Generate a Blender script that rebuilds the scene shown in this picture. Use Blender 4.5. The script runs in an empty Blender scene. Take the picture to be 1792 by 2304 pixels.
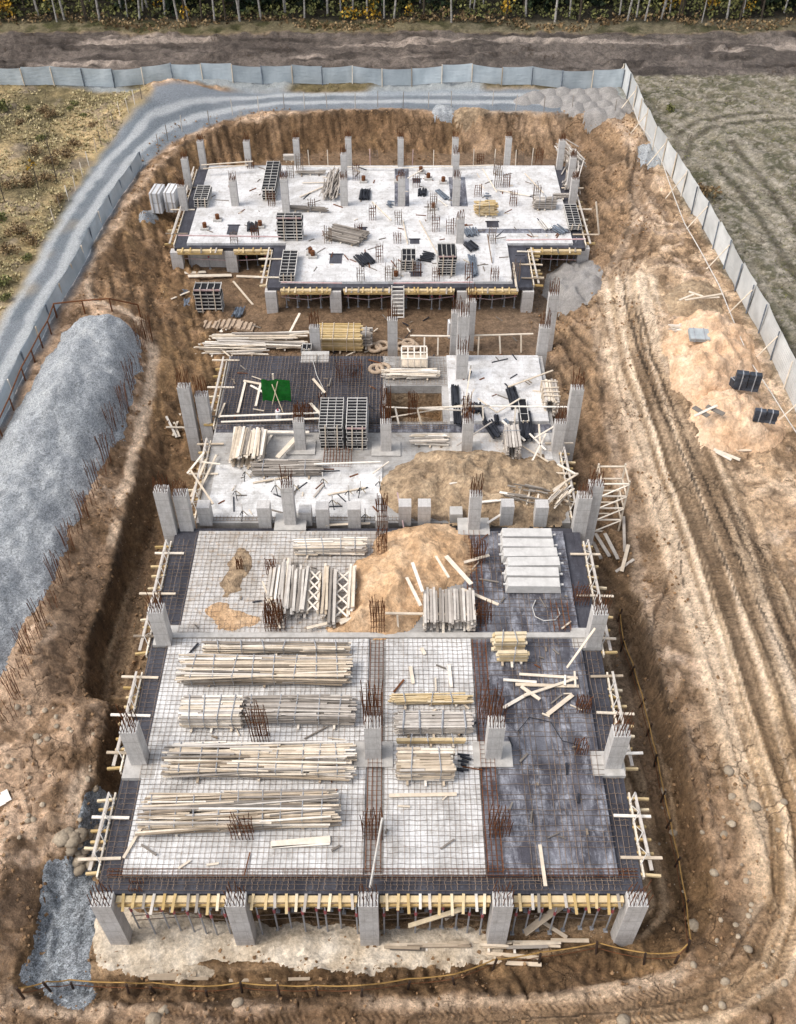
import bpy, math, random
import numpy as np
from mathutils import Vector, Matrix
R = math.radians
sc = bpy.context.scene
COL = sc.collection
# ------------------------------------------------------------------ camera, sky, sun, exposure
CAM = Vector((0.0, 0.0, 42.0)); PITCH = R(45.5); FPX = 2200.0
cam_d = bpy.data.cameras.new('camera'); cam = bpy.data.objects.new('camera', cam_d); COL.objects.link(cam)
cam.location = CAM; cam.rotation_euler = (R(90) - PITCH, 0, 0)
cam_d.sensor_fit = 'VERTICAL'; cam_d.sensor_height = 24.0; cam_d.lens = 24.0 * FPX / 2304.0
cam_d.clip_end = 3000; cam_d.clip_start = 0.5
sc.camera = cam
SUN_EL, SUN_AZ = R(54), R(-105)      # azimuth of the direction the light comes from, clockwise from +Y
w = bpy.data.worlds.new('World'); sc.world = w; w.use_nodes = True
nt = w.node_tree; bg = nt.nodes['Background']
sky = nt.nodes.new('ShaderNodeTexSky'); sky.sky_type = 'NISHITA'; sky.sun_disc = False
sky.sun_elevation = SUN_EL; sky.sun_rotation = SUN_AZ; sky.dust_density = 3.0; sky.air_density = 1.0; sky.ozone_density = 0.6
hsv = nt.nodes.new('ShaderNodeHueSaturation'); hsv.inputs['Saturation'].default_value = 0.42     # a thinly overcast sky
nt.links.new(sky.outputs[0], hsv.inputs['Color']); nt.links.new(hsv.outputs[0], bg.inputs[0]); bg.inputs[1].default_value = 0.15
sun_d = bpy.data.lights.new('sun', 'SUN'); sun_d.energy = 1.0; sun_d.angle = R(24); sun_d.color = (1.0, 0.93, 0.84)
sun = bpy.data.objects.new('sun', sun_d); COL.objects.link(sun)
sd = Vector((math.sin(SUN_AZ) * math.cos(SUN_EL), math.cos(SUN_AZ) * math.cos(SUN_EL), math.sin(SUN_EL)))
sun.rotation_euler = sd.to_track_quat('Z', 'Y').to_euler(); sun.location = (0, 0, 80)
sc.view_settings.view_transform = 'Standard'; sc.view_settings.look = 'None'; sc.view_settings.gamma = 1.0
sc.view_settings.exposure = 0.7
# ------------------------------------------------------------------ survey helpers (where a point of the photo stands on a level z)
SP, CP = math.sin(PITCH), math.cos(PITCH)
def P(x, y, z=4.0):
    u = (x * 1.0548 - 896.0) / FPX; v = (1152.0 - y * 1.0548) / FPX
    d = Vector((u, CP + v * SP, -SP + v * CP))
    t = (z - CAM.z) / d.z
    return CAM + d * t
rnd = random.Random(7)
rs = np.random.RandomState(5)
# ------------------------------------------------------------------ noise
def _h(xi, yi, seed):
    n = (xi * 374761393 + yi * 668265263 + seed * 974711) & 0xffffffff
    n = ((n ^ (n >> 13)) * 1274126177) & 0xffffffff
    return ((n ^ (n >> 16)) & 0xffff) / 65535.0
def vnoise(x, y, seed=0):
    x = np.asarray(x, dtype=np.float64); y = np.asarray(y, dtype=np.float64)
    xi = np.floor(x).astype(np.int64); yi = np.floor(y).astype(np.int64)
    fx = x - xi; fy = y - yi
    fx = fx * fx * fx * (fx * (fx * 6 - 15) + 10); fy = fy * fy * fy * (fy * (fy * 6 - 15) + 10)
    a = _h(xi, yi, seed); b = _h(xi + 1, yi, seed); c = _h(xi, yi + 1, seed); d = _h(xi + 1, yi + 1, seed)
    return (a * (1 - fx) + b * fx) * (1 - fy) + (c * (1 - fx) + d * fx) * fy
def fbm(x, y, sc_=1.0, octv=4, seed=0, gain=0.5):
    s = 0; a = 1.0; t = 0; x = np.asarray(x) * sc_; y = np.asarray(y) * sc_
    for i in range(octv):
        c_, s_ = math.cos(0.6 * i + .3), math.sin(0.6 * i + .3)
        s = s + a * vnoise(x * c_ - y * s_ + 17.3 * i, x * s_ + y * c_ - 9.1 * i, seed + i * 13); t += a
        a *= gain; x = x * 2.03; y = y * 2.03
    return s / t - 0.5
def sst(a, b, x):
    t = np.clip((np.asarray(x, dtype=np.float64) - a) / (b - a), 0, 1); return t * t * (3 - 2 * t)
def pl_dist(X, Y, pts):
    """distance, arclength and signed offset to a polyline"""
    best = np.full(X.shape, 1e9); S = np.zeros(X.shape); T = np.zeros(X.shape); acc = 0.0
    for (a, b) in zip(pts[:-1], pts[1:]):
        ax, ay = a[0], a[1]; dx, dy = b[0] - ax, b[1] - ay; L = math.hypot(dx, dy)
        if L < 1e-6: continue
        t = np.clip(((X - ax) * dx + (Y - ay) * dy) / (L * L), 0, 1)
        ex = X - ax - t * dx; ey = Y - ay - t * dy
        d = np.hypot(ex, ey); m = d < best
        best = np.where(m, d, best); S = np.where(m, acc + t * L, S)
        T = np.where(m, (dx * ey - dy * ex) / L, T); acc += L
    return best, S, T
def inside(X, Y, pts):
    c = np.zeros(X.shape, dtype=bool); n = len(pts)
    for i in range(n):
        x1, y1 = pts[i][0], pts[i][1]; x2, y2 = pts[(i + 1) % n][0], pts[(i + 1) % n][1]
        if y1 == y2: continue
        m = (y1 > Y) != (y2 > Y)
        c ^= m & (X < (x2 - x1) * (Y - y1) / (y2 - y1) + x1)
    return c
def sdist(X, Y, pts):
    """signed distance, positive inside"""
    d, _, _ = pl_dist(X, Y, list(pts) + [pts[0]])
    return np.where(inside(X, Y, pts), d, -d)
def smooth_poly(pts, k=2):
    for _ in range(k):
        o = []
        n = len(pts)
        for i in range(n):
            a, b = pts[i], pts[(i + 1) % n]
            o.append((a[0] * .75 + b[0] * .25, a[1] * .75 + b[1] * .25)); o.append((a[0] * .25 + b[0] * .75, a[1] * .25 + b[1] * .75))
        pts = o
    return pts
# ------------------------------------------------------------------ terrain
def rim(X, Y):
    X = np.asarray(X, dtype=np.float64); k = 1 - sst(40, 52, Y)
    return 2.0 + 2.5 * sst(11, 30, Y) - (1.5 * sst(5, 9, -X) + 1.0 * sst(8, 12, X)) * k * sst(14, 24, Y)
def floorz(X, Y):
    return 2.0 * sst(42, 53, Y)
# the lip of the pit: photo point, height of the lip, width of its face, width of the slope behind it
LIP = [(20, 2115, 1, 1.2, 2.5), (120, 2145, 1, 1.4, 2.5), (300, 2142, 1, 1.6, 2.5), (500, 2137, 1, 1.6, 2.5), (800, 2130, 1, 1.6, 2.5), (1100, 2120, 1, 1.8, 2.5), (1300, 2105, 1, 2.0, 2.5), (1420, 2075, 1, 2, 3), (1490, 2020, 1, 2, 4),
    (1536, 1930, 1.2, 1.2, 5), (1508, 1807, 1.8, .8, 6), (1486, 1716, 1.9, .6, 6), (1462, 1624, 1.9, .6, 6), (1431, 1502, 1.9, .6, 6), (1388, 1364, 1.8, .6, 6), (1366, 1287, 1.6, .8, 6), (1350, 1235, 1.0, 1.5, 6),
    (1335, 1150, 1.0, 2.2, 6), (1318, 1060, 1.3, 2.5, 5.5), (1298, 960, 1.8, 2.8, 5), (1284, 860, 2.3, 3, 5), (1274, 760, 2.8, 3, 4), (1262, 690, 3.0, 3, 4),
    (1262, 620, 3.2, 3, 4), (1300, 560, 3.5, 4, 3), (1345, 480, 4, 6, 2), (1345, 380, 4.3, 6, 2), (1335, 300, 4.5, 5, 1), (1300, 258, 4.5, 4, 1),
    (1250, 247, 4.5, 2.6, .5), (1000, 243, 4.5, 2.6, .5), (700, 240, 4.5, 2.6, .5), (560, 255, 4.5, 2.6, .5), (450, 280, 4.5, 3, .5), (400, 305, 4.5, 4, .5), (340, 362, 4.5, 4.5, .5), (285, 440, 4.5, 4.5, .5), (235, 520, 4.5, 6.5, .5), (195, 590, 4.5, 9, .5),
    (205, 640, 4.3, 8, 1), (260, 655, 4.0, 7, 2), (318, 690, 3.6, 6, 2), (340, 760, 3.0, 4, 2), (332, 830, 2.6, 3, 2.5), (302, 960, 2.2, 2, 3), (278, 1060, 2.0, 1.0, 3), (245, 1198, 1.9, .5, 3), (208, 1307, 1.9, .5, 3), (169, 1456, 1.9, .5, 2.5),
    (185, 1482, 1.9, .7, 1.5), (236, 1492, 1.9, .8, 1.2), (226, 1560, 1.9, .9, 1.2), (200, 1650, 1.6, 1.0, 1.4), (178, 1750, 1.4, 1.0, 1.5), (150, 1815, 1.3, 1.0, 1.5), (95, 1850, 1.2, 1.0, 1.5), (72, 1950, 1.1, 1.0, 1.5), (45, 2050, 1, 1.0, 1.5)]
CREST = smooth_poly([(P(x, y, z).x, P(x, y, z).y) for x, y, z, _, _ in LIP], 1)
def bank(X, Y):
    s = [0, 0, 0]; t = 0
    for (x, y, z, w1, w2) in LIP:
        p = P(x, y, z); k = 1.0 / (((X - p[0]) ** 2 + (Y - p[1]) ** 2) + 1.5) ** 2
        t = t + k; s[0] = s[0] + k * z; s[1] = s[1] + k * w1; s[2] = s[2] + k * w2
    return s[0] / t, s[1] / t, s[2] / t
def Rm(x, y):
    z = 4.0
    for _ in range(6):
        p = P(x, y, z); z = float(rim(p.x, p.y))
    return (p.x, p.y)
TRACKS_D = [
    [(1285, 640), (1315, 720), (1340, 850), (1392, 1000), (1462, 1200), (1525, 1400), (1597, 1650), (1665, 1850), (1690, 1970), (1660, 2060), (1560, 2130), (1380, 2170), (1000, 2190)],
    [(1318, 640), (1365, 760), (1400, 880), (1462, 1000), (1530, 1200), (1612, 1450), (1695, 1700), (1740, 1900)],
    [(1352, 640), (1392, 730), (1450, 870), (1530, 1050), (1630, 1280), (1710, 1450)],
    [(1330, 570), (1350, 660), (1365, 740), (1425, 870), (1495, 1030), (1580, 1240), (1720, 1540)],
    [(1380, 600), (1372, 660), (1378, 740)],
    [(1440, 1500), (1400, 1400), (1410, 1310), (1440, 1250), (1452, 1160)],
    [(330, 1130), (285, 1300), (232, 1478)], [(352, 1150), (312, 1320), (262, 1478)],
    [(1338, 1330), (1388, 1480), (1455, 1700), (1495, 1860)], [(1310, 1380), (1352, 1520), (1420, 1760)],
    [(1699, 1270), (1640, 1180), (1560, 1060)], [(1720, 1400), (1660, 1290), (1610, 1180), (1560, 1100)],
    [(760, 2175), (1000, 2165), (1300, 2150), (1560, 2080), (1640, 1950)],
    [(1375, 300), (1350, 400), (1385, 470), (1360, 560), (1320, 620)], [(1400, 310), (1380, 400), (1430, 480)],
    [(250, 2175), (500, 2180), (760, 2178)],
]
def G0(q):
    z = 3.0
    for _ in range(8):
        p = P(q[0], q[1], z); z = float(terrain_base(np.array([p.x]), np.array([p.y]))[0])
    return (p.x, p.y)
MOUNDS_T = [(Rm(335, 232), 4.2, 1.6), (Rm(420, 212), 4.0, 1.0), (Rm(290, 262), 3.0, .8)]
def terrain_base(X, Y):
    X = np.asarray(X, dtype=np.float64); Y = np.asarray(Y, dtype=np.float64)
    wx = X + 0.55 * fbm(X, Y, 0.6, 5, 3, .6); wy = Y + 0.55 * fbm(X, Y, 0.6, 5, 11, .6)
    d = sdist(wx, wy, CREST)
    hl, w1, w2 = bank(X, Y)
    t = np.clip(d / w1, 0, 1)
    t = np.where(t < .55, t * 1.45, .7975 + (t - .55) * .45)
    r, f = rim(X, Y), floorz(X, Y)
    o = sst(0, 1, -d / w2)
    z = np.where(d > 0, np.minimum(hl, r) + (f - np.minimum(hl, r)) * t, np.minimum(hl, r) + (r - np.minimum(hl, r)) * o)
    for (p, rad, h) in MOUNDS_T:
        z = z + h * np.exp(-((X - p[0]) ** 2 + (Y - p[1]) ** 2) / (rad * rad) * 1.6) * (1 - t)
    z = z + 0.25 * fbm(X, Y, .12, 3, 21) * (1 - .6 * t)
    return z
def gz(x, y):
    return float(terrain_base(np.array([x]), np.array([y]))[0])
def G(x, y, dz=0.0):
    p = G0((x, y)); return Vector((p[0], p[1], gz(*p) + dz))
# ------------------------------------------------------------------ materials
def c(h, k=1.0):
    v = [int(h[i:i + 2], 16) / 255 for i in (0, 2, 4)]
    return tuple((x / 12.92 if x <= .04045 else ((x + .055) / 1.055) ** 2.4) * k for x in v) + (1.0,)
class NT:
    def __init__(s, name):
        s.m = bpy.data.materials.new(name); s.m.use_nodes = True; s.t = s.m.node_tree
        s.b = s.t.nodes['Principled BSDF']; s.b.inputs['Specular IOR Level'].default_value = 0.3
        s.co = s.t.nodes.new('ShaderNodeTexCoord').outputs['Object']
    def n(s, typ, **k):
        o = s.t.nodes.new('ShaderNode' + typ)
        for a, v in k.items(): setattr(o, a, v)
        return o
    def put(s, sock, v):
        if hasattr(v, 'is_output'): s.t.links.new(v, sock)
        else: sock.default_value = v
    def math(s, op, a, b=0.0, cl=False):
        o = s.n('Math', operation=op, use_clamp=cl); s.put(o.inputs[0], a); s.put(o.inputs[1], b); return o.outputs[0]
    def mix(s, f, a, b, mode='MIX'):
        o = s.n('MixRGB', blend_type=mode); s.put(o.inputs[0], f); s.put(o.inputs[1], a); s.put(o.inputs[2], b); return o.outputs[0]
    def noise(s, scale, det=4, rough=.6, vec=None, dist=0.0):
        o = s.n('TexNoise'); s.put(o.inputs['Vector'], vec or s.co); o.inputs['Scale'].default_value = scale
        o.inputs['Detail'].default_value = det; o.inputs['Roughness'].default_value = rough; o.inputs['Distortion'].default_value = dist; return o.outputs['Fac']
    def vor(s, scale, out='Distance', feat='F1', vec=None):
        o = s.n('TexVoronoi', feature=feat); s.put(o.inputs['Vector'], vec or s.co); o.inputs['Scale'].default_value = scale; return o.outputs[out]
    def ramp(s, f, stops):
        o = s.n('ValToRGB'); e = o.color_ramp.elements
        while len(e) < len(stops): e.new(.5)
        for i, (p, col) in enumerate(stops):
            e[i].position = p; e[i].color = col if isinstance(col, tuple) else (col, col, col, 1)
        s.put(o.inputs[0], f); return o.outputs[0]
    def attr(s, name, out='Fac'):
        o = s.n('Attribute', attribute_name=name); return o.outputs[out]
    def mapv(s, scale=(1, 1, 1)):
        o = s.n('Mapping'); o.inputs['Scale'].default_value = scale; s.t.links.new(s.co, o.inputs[0]); return o.outputs[0]
    def bump(s, h, st=.5, dist=.02):
        o = s.n('Bump'); o.inputs['Strength'].default_value = st; o.inputs['Distance'].default_value = dist; s.put(o.inputs['Height'], h)
        s.t.links.new(o.outputs[0], s.b.inputs['Normal'])
    def fin(s, col, rough=.9, met=0.0):
        s.put(s.b.inputs['Base Color'], col); s.put(s.b.inputs['Roughness'], rough); s.b.inputs['Metallic'].default_value = met; return s.m
def simple(name, c1, c2, scale=3, rough=.85, bs=.3, bd=.01, bscale=20, met=0.0, tint=True):
    q = NT(name); f = q.noise(scale, 6, .65)
    col = q.mix(q.ramp(f, [(.3, 0.0), (.7, 1.0)]), c1, c2)
    if tint: col = q.mix(1.0, col, q.ramp(q.attr('tint'), [(0, .7), (1, 1.25)]), 'MULTIPLY')
    q.bump(q.noise(bscale, 4), bs, bd); return q.fin(col, rough, met)
M = {}
def ground_mat():
    q = NT('earth')
    col = q.attr('col', 'Color'); gm = q.attr('gm')
    n1 = q.noise(0.9, 5, .6); n2 = q.noise(7, 5, .7); n3 = q.noise(22, 3, .75)
    dirt = q.mix(1.0, col, q.ramp(n1, [(.25, .72), (.75, 1.25)]), 'MULTIPLY')
    dirt = q.mix(1.0, dirt, q.ramp(n2, [(.3, .6), (.5, 1.0), (.72, 1.36)]), 'MULTIPLY')
    dirt = q.mix(1.0, dirt, q.ramp(n3, [(.3, .75), (.7, 1.25)]), 'MULTIPLY')
    dirt = q.mix(1.0, dirt, q.ramp(q.noise(2.4, 9, .78), [(.38, .66), (.5, 1.0), (.6, 1.28)]), 'MULTIPLY')
    wv = q.n('VectorMath', operation='ADD'); nz_ = q.n('TexNoise'); q.t.links.new(q.co, nz_.inputs['Vector']); nz_.inputs['Scale'].default_value = 1.6; nz_.inputs['Detail'].default_value = 4; q.t.links.new(q.co, wv.inputs[0]); q.t.links.new(nz_.outputs['Color'], wv.inputs[1])
    ck = q.ramp(q.vor(.75, 'Distance', 'DISTANCE_TO_EDGE', wv.outputs[0]), [(.006, 1.0), (.03, 0.0)])
    ck = q.math('MULTIPLY', q.math('MULTIPLY', ck, q.ramp(q.noise(.33, 3), [(.52, 0.0), (.6, .8)])), q.math('SUBTRACT', 1.0, gm, True))
    dirt = q.mix(q.math('MULTIPLY', ck, .6), dirt, c('4a3824'))
    v6 = q.math('MULTIPLY', q.ramp(q.vor(6.5, 'Distance'), [(.1, 1.0), (.16, 0.0)]), q.ramp(q.vor(6.5, 'Color'), [(.78, 0.0), (.8, 1.0)]))
    dirt = q.mix(q.math('MULTIPLY', v6, .8), dirt, c('cdbfae', .85))
    v = q.vor(2.6, 'Distance'); st = q.ramp(v, [(.07, 1.0), (.1, 0.0)])
    pick = q.ramp(q.vor(2.6, 'Color'), [(.62, 0.0), (.66, 1.0)])
    st = q.math('MULTIPLY', st, pick)
    dirt = q.mix(q.math('MULTIPLY', st, .75), dirt, c('c9b8a2', .8))
    g1 = q.ramp(q.noise(30, 2, .7), [(.36, .74), (.5, 1.0), (.64, 1.32)])
    gv = q.ramp(q.vor(16, 'Color'), [(.15, .8), (.85, 1.2)])
    grav = q.mix(1.0, q.mix(1.0, col, g1, 'MULTIPLY'), gv, 'MULTIPLY')
    o = q.mix(gm, dirt, grav)
    sp = q.n('SeparateXYZ'); q.t.links.new(q.attr('trk', 'Vector'), sp.inputs[0])
    s_, t_, m_ = sp.outputs
    ph = q.math('ADD', q.math('MULTIPLY', s_, 26.0), q.math('MULTIPLY', q.math('ABSOLUTE', t_), 16.0))
    tr = q.math('MULTIPLY', q.math('ADD', q.math('MULTIPLY', q.math('SINE', ph), .5), .5), m_)
    tr = q.math('MULTIPLY', tr, q.ramp(q.noise(.8, 3), [(.4, .15), (.6, 1.0)]))
    o = q.mix(q.math('MULTIPLY', tr, .14), o, c('5a4632'))
    hgt = q.math('ADD', q.math('MULTIPLY', n2, q.math('SUBTRACT', .8, q.math('MULTIPLY', gm, .7))), q.math('MULTIPLY', n3, .35))
    hgt = q.math('SUBTRACT', hgt, q.math('ADD', q.math('MULTIPLY', tr, .42), q.math('MULTIPLY', ck, .6)))
    q.bump(hgt, 1.0, .16)
    return q.fin(o, .95)
M['earth'] = ground_mat()
def pile_mat(name, c1, c2, c3, fine, contrast, bd=.03):
    q = NT(name); n1 = q.noise(.7, 5, .6); n2 = q.noise(fine, 3, .75)
    col = q.ramp(n1, [(.28, c1), (.5, c2), (.74, c3)])
    col = q.mix(1.0, col, q.ramp(n2, [(.35, 1 - contrast), (.5, 1.0), (.66, 1 + contrast * 1.3)]), 'MULTIPLY')
    col = q.mix(1.0, col, q.ramp(q.vor(fine * .45, 'Color'), [(.1, 1 - contrast * .7), (.9, 1 + contrast * .7)]), 'MULTIPLY')
    q.bump(q.math('ADD', n2, q.math('MULTIPLY', q.noise(3.5, 4), 1.2)), .8, bd); return q.fin(col, .95)
M['gravel'] = pile_mat('gravel', c('8b8e91'), c('989b9d'), c('a8aaaa'), 30, .5, .04)
M['gravel2'] = pile_mat('crushed_stone', c('7f7b77'), c('8f8b87'), c('a09b95'), 28, .2)
M['stones'] = pile_mat('coarse_stone', c('7a7f84'), c('888d91'), c('989b9e'), 17, .62, .06)
M['sand'] = pile_mat('sand', c('b08d69'), c('c3a17d'), c('d6b998'), 5, .2, .12)
M['sandbrown'] = pile_mat('brown_sand', c('83705a'), c('9c866c'), c('b9a387'), 4.5, .28, .14)
M['sandpale'] = pile_mat('pale_sand', c('c29d7a'), c('d3b292'), c('e3c8ac'), 5, .18, .12)
M['crust'] = pile_mat('cement_crust', c('a89780'), c('c4b6a2'), c('d8cebf'), 6, .25, .06)
def concrete(name, a, b, stain, amt):
    q = NT(name); n1 = q.noise(.55, 6, .65, dist=.6); n2 = q.noise(3, 5, .7)
    col = q.mix(q.ramp(n1, [(.3, 0.0), (.62, 1.0)]), a, b)
    col = q.mix(q.math('MULTIPLY', q.ramp(n2, [(.55, 0.0), (.72, 1.0)]), amt), col, stain)
    n5 = q.noise(.9, 8, .8, dist=.4); col = q.mix(q.math('MULTIPLY', q.ramp(n5, [(.5, 0.0), (.58, .55), (.68, 1.0)]), amt * .8), col, c('8b857d'))
    n6 = q.noise(5.5, 6, .8); col = q.mix(q.math('MULTIPLY', q.ramp(n6, [(.6, 0.0), (.7, 1.0)]), amt * .7), col, c('77695a'))
    br = q.n('TexBrick'); q.t.links.new(q.co, br.inputs['Vector']); br.inputs['Scale'].default_value = .62
    br.inputs['Mortar Size'].default_value = .006; br.inputs['Color1'].default_value = (1, 1, 1, 1); br.inputs['Color2'].default_value = (.93, .93, .93, 1); br.inputs['Mortar'].default_value = (.72, .71, .7, 1)
    col = q.mix(1.0, col, br.outputs[0], 'MULTIPLY')
    col = q.mix(1.0, col, q.ramp(q.noise(14, 4, .7), [(.3, .86), (.7, 1.08)]), 'MULTIPLY')
    q.bump(q.noise(18, 4), .35, .012); return q.fin(col, .8)
M['deckwhite'] = concrete('pale_deck_concrete', c('b2afab'), c('ecebe9'), c('94897c'), .6)
M['deckfar'] = concrete('white_deck_panels', c('c0bdba'), c('e2e1e0'), c('998d80'), .65)
M['deckgrey'] = concrete('grey_wet_concrete', c('8d8a86'), c('bab7b3'), c('7a6f62'), .5)
M['deckmud'] = concrete('muddy_deck_concrete', c('a79d90'), c('d6d3cf'), c('b08a58'), .75)
def darkdeck(name, a, b, whit, amt):
    q = NT(name); n1 = q.noise(.6, 6, .7, dist=.3)
    n2 = q.noise(1.1, 8, .75, vec=q.mapv((2.2, .7, 1)), dist=.25); n4 = q.noise(2.6, 6, .75, vec=q.mapv((.6, 2.4, 1)))
    br = q.n('TexBrick'); q.t.links.new(q.co, br.inputs['Vector']); br.inputs['Scale'].default_value = 1.0; br.inputs['Brick Width'].default_value = 1.25; br.inputs['Row Height'].default_value = 2.4
    br.inputs['Mortar Size'].default_value = .012; br.inputs['Color1'].default_value = (1.25, 1.25, 1.25, 1); br.inputs['Color2'].default_value = (.72, .72, .74, 1); br.inputs['Mortar'].default_value = (.55, .52, .5, 1)
    col = q.mix(q.ramp(n1, [(.3, 0.0), (.7, 1.0)]), a, b)
    col = q.mix(.8, col, br.outputs[0], 'MULTIPLY')
    f = q.math('MULTIPLY', q.ramp(n2, [(.46, 0.0), (.66, 1.0)]), q.ramp(n4, [(.35, .2), (.6, 1.0)]))
    col = q.mix(q.math('MULTIPLY', f, amt), col, whit)
    col = q.mix(q.math('MULTIPLY', q.ramp(q.noise(.35, 3), [(.5, 0.0), (.7, 1.0)]), amt * .45), col, whit)
    col = q.mix(1.0, col, q.ramp(q.noise(15, 4, .75), [(.3, .7), (.7, 1.25)]), 'MULTIPLY')
    q.bump(q.noise(9, 3), .15, .01)
    return q.fin(col, q.ramp(n1, [(.35, .3), (.6, .65)]))
M['darkdeck'] = darkdeck('dark_film_plywood', c('3c3b40'), c('55535a'), c('b4b6be'), .85)
M['blackdeck'] = darkdeck('black_film_plywood', c('302f35'), c('45444a'), c('7d7f88'), .3)
def column_m():
    q = NT('cast_concrete'); n = q.noise(2.2, 5, .65)
    col = q.ramp(n, [(.3, c('b3afaa')), (.7, c('cdc9c5'))])
    sx = q.n('SeparateXYZ'); q.t.links.new(q.co, sx.inputs[0])
    for ax, k, off in ((2, 1.1, 0), (0, 3.0, .5), (1, 3.0, .5)):
        fr = q.math('FRACT', q.math('ADD', q.math('MULTIPLY', sx.outputs[ax], k), off))
        col = q.mix(q.ramp(fr, [(0.0, .6), (.04, 0.0)]), col, c('5d5853'))
    col = q.mix(1.0, col, q.ramp(q.noise(16, 4, .7), [(.3, .86), (.7, 1.1)]), 'MULTIPLY')
    col = q.mix(q.math('MULTIPLY', q.ramp(q.noise(1.3, 6, .75, vec=q.mapv((2.5, 2.5, .5))), [(.5, 0.0), (.7, 1.0)]), .5), col, c('857d73'))
    q.bump(q.noise(14, 4), .3, .012); return q.fin(col, .85)
M['column'] = column_m()
M['concrete'] = simple('rough_concrete', c('a5a19b'), c('c6c2bc'), 2.5, .85, .4, .02, 14)
M['beamconc'] = simple('precast_concrete', c('b9b6b1'), c('d6d3ce'), 2.0, .8, .4, .02, 12)
def wood(name, stops):
    q = NT(name)
    col = q.ramp(q.attr('tint'), stops)
    col = q.mix(1.0, col, q.ramp(q.noise(2.2, 5, .7), [(.3, .78), (.7, 1.15)]), 'MULTIPLY')
    q.bump(q.noise(30, 3), .3, .006); return q.fin(col, .8)
M['wood'] = wood('sawn_timber', [(0, c('6b6055')), (.18, c('a0907c')), (.4, c('cfbea7')), (.75, c('e1d4c1')), (1, c('eee7dc'))])
M['greywood'] = wood('weathered_timber', [(0, c('6e675f')), (.35, c('938a80')), (.65, c('b5aca2')), (1, c('d8d0c5'))])
M['yellowwood'] = wood('yellow_formwork_timber', [(0, c('b0935c')), (.4, c('c2a878')), (.75, c('d2bc94')), (1, c('dccdb2'))])
M['steel'] = simple('dull_steel', c('85868a'), c('b0b1b3'), 4, .5, .1, .004, 20, .0)
M['redpaint'] = simple('faded_red_paint', c('8f3a3f'), c('b86a6c'), 5, .6)
M['pinkpole'] = simple('red_white_pole', c('b98a88'), c('cfc0bd'), 3, .6)
M['rust'] = simple('rusty_rebar', c('4d3020'), c('7c4d2c'), 6, .9, .2)
M['rebar'] = simple('brown_rebar', c('66574c'), c('93806e'), 5, .85, .2)
M['black'] = simple('black_plastic', c('1b1c21'), c('34363d'), 4, .45, .2)
M['bluegrey'] = simple('blue_grey_steel', c('4d545e'), c('7b848f'), 4, .5, .2)
M['whiteframe'] = simple('pale_galvanised_frame', c('b9b4ac'), c('dcd8d2'), 4, .6, .2)
M['panelblack'] = simple('black_panel_board', c('121215'), c('202024'), 3, .8, .1)
M['panelyellow'] = simple('yellow_panel_board', c('5c4d1e'), c('8a752f'), 3, .5, .1)
M['white'] = simple('white_sheet', c('cfd0d2'), c('e6e6e6'), 1.5, .6, .3, .02, 6)
M['tarp'] = simple('green_tarpaulin', c('0c4a16'), c('176b22'), 3, .45, .5, .02, 8)
M['rope'] = simple('tan_cable', c('8a6a3a'), c('b08d54'), 4, .8, .1)
M['darkstake'] = simple('dark_stake', c('2a1f18'), c('46352a'), 4, .8, .1)
M['stone'] = simple('field_stone', c('8a7c6c'), c('b8a992'), 3, .9, .5, .03, 7)
M['blackblock'] = simple('black_wrapped_blocks', c('2a2d33'), c('4c525c'), 2.5, .4, .3)
M['greysheet'] = simple('grey_sheet', c('8e9496'), c('a9afb0'), 3, .6, .2)
M['hollow'] = simple('clay_concrete', c('9a8672'), c('b9a48d'), 3, .9, .4)
def fabric_m():
    q = NT('fence_sheeting'); w_ = q.noise(1.1, 4, .6, vec=q.mapv((1, 1, .4)))
    col = q.ramp(w_, [(.3, c('9fa9ae')), (.7, c('bac2c6'))])
    col = q.mix(1.0, col, q.ramp(q.attr('tint'), [(0, .82), (1, 1.15)]), 'MULTIPLY')
    q.bump(q.noise(2.4, 3, vec=q.mapv((.6, .6, 2.0))), .6, .08); return q.fin(col, .55)
M['fabric'] = fabric_m()
def ribbed_m():
    q = NT('ribbed_fence_sheet'); n = q.noise(.8, 3)
    col = q.ramp(n, [(.3, c('babcbb')), (.7, c('d2d3d1'))])
    col = q.mix(1.0, col, q.ramp(q.attr('tint'), [(0, .85), (1, 1.12)]), 'MULTIPLY')
    sx = q.n('SeparateXYZ'); q.t.links.new(q.co, sx.inputs[0])
    f = q.math('SINE', q.math('MULTIPLY', q.math('ADD', sx.outputs[1], sx.outputs[0]), 42.0))
    q.bump(f, .5, .03); return q.fin(col, .5)
M['ribbed'] = ribbed_m()
def leaf_m(name, stops):
    q = NT(name); col = q.ramp(q.attr('tint'), stops); q.fin(col, .7)
    q.b.inputs['Subsurface Weight'].default_value = 0; return q.m
M['leafyellow'] = leaf_m('autumn_leaves', [(0, c('5a4818')), (.4, c('94701c')), (.8, c('c49a2e')), (1, c('d8b650'))])
M['leafgreen'] = leaf_m('spruce_needles', [(0, c('141a12')), (.5, c('243020')), (1, c('3a4a2c'))])
M['leafolive'] = leaf_m('olive_leaves', [(0, c('43462a')), (.5, c('66683c')), (1, c('8f8c55'))])
M['leafbrown'] = leaf_m('dry_brush', [(0, c('4a3a28')), (.5, c('7a6344')), (1, c('a58e68'))])
M['tuft'] = leaf_m('grass_blades', [(0, c('857a58')), (.35, c('9c9068')), (.7, c('b5a67a')), (1, c('cdbd96'))])
M['bark'] = simple('dark_bark', c('3b332c'), c('5d5348'), 5, .9, .4)
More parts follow.
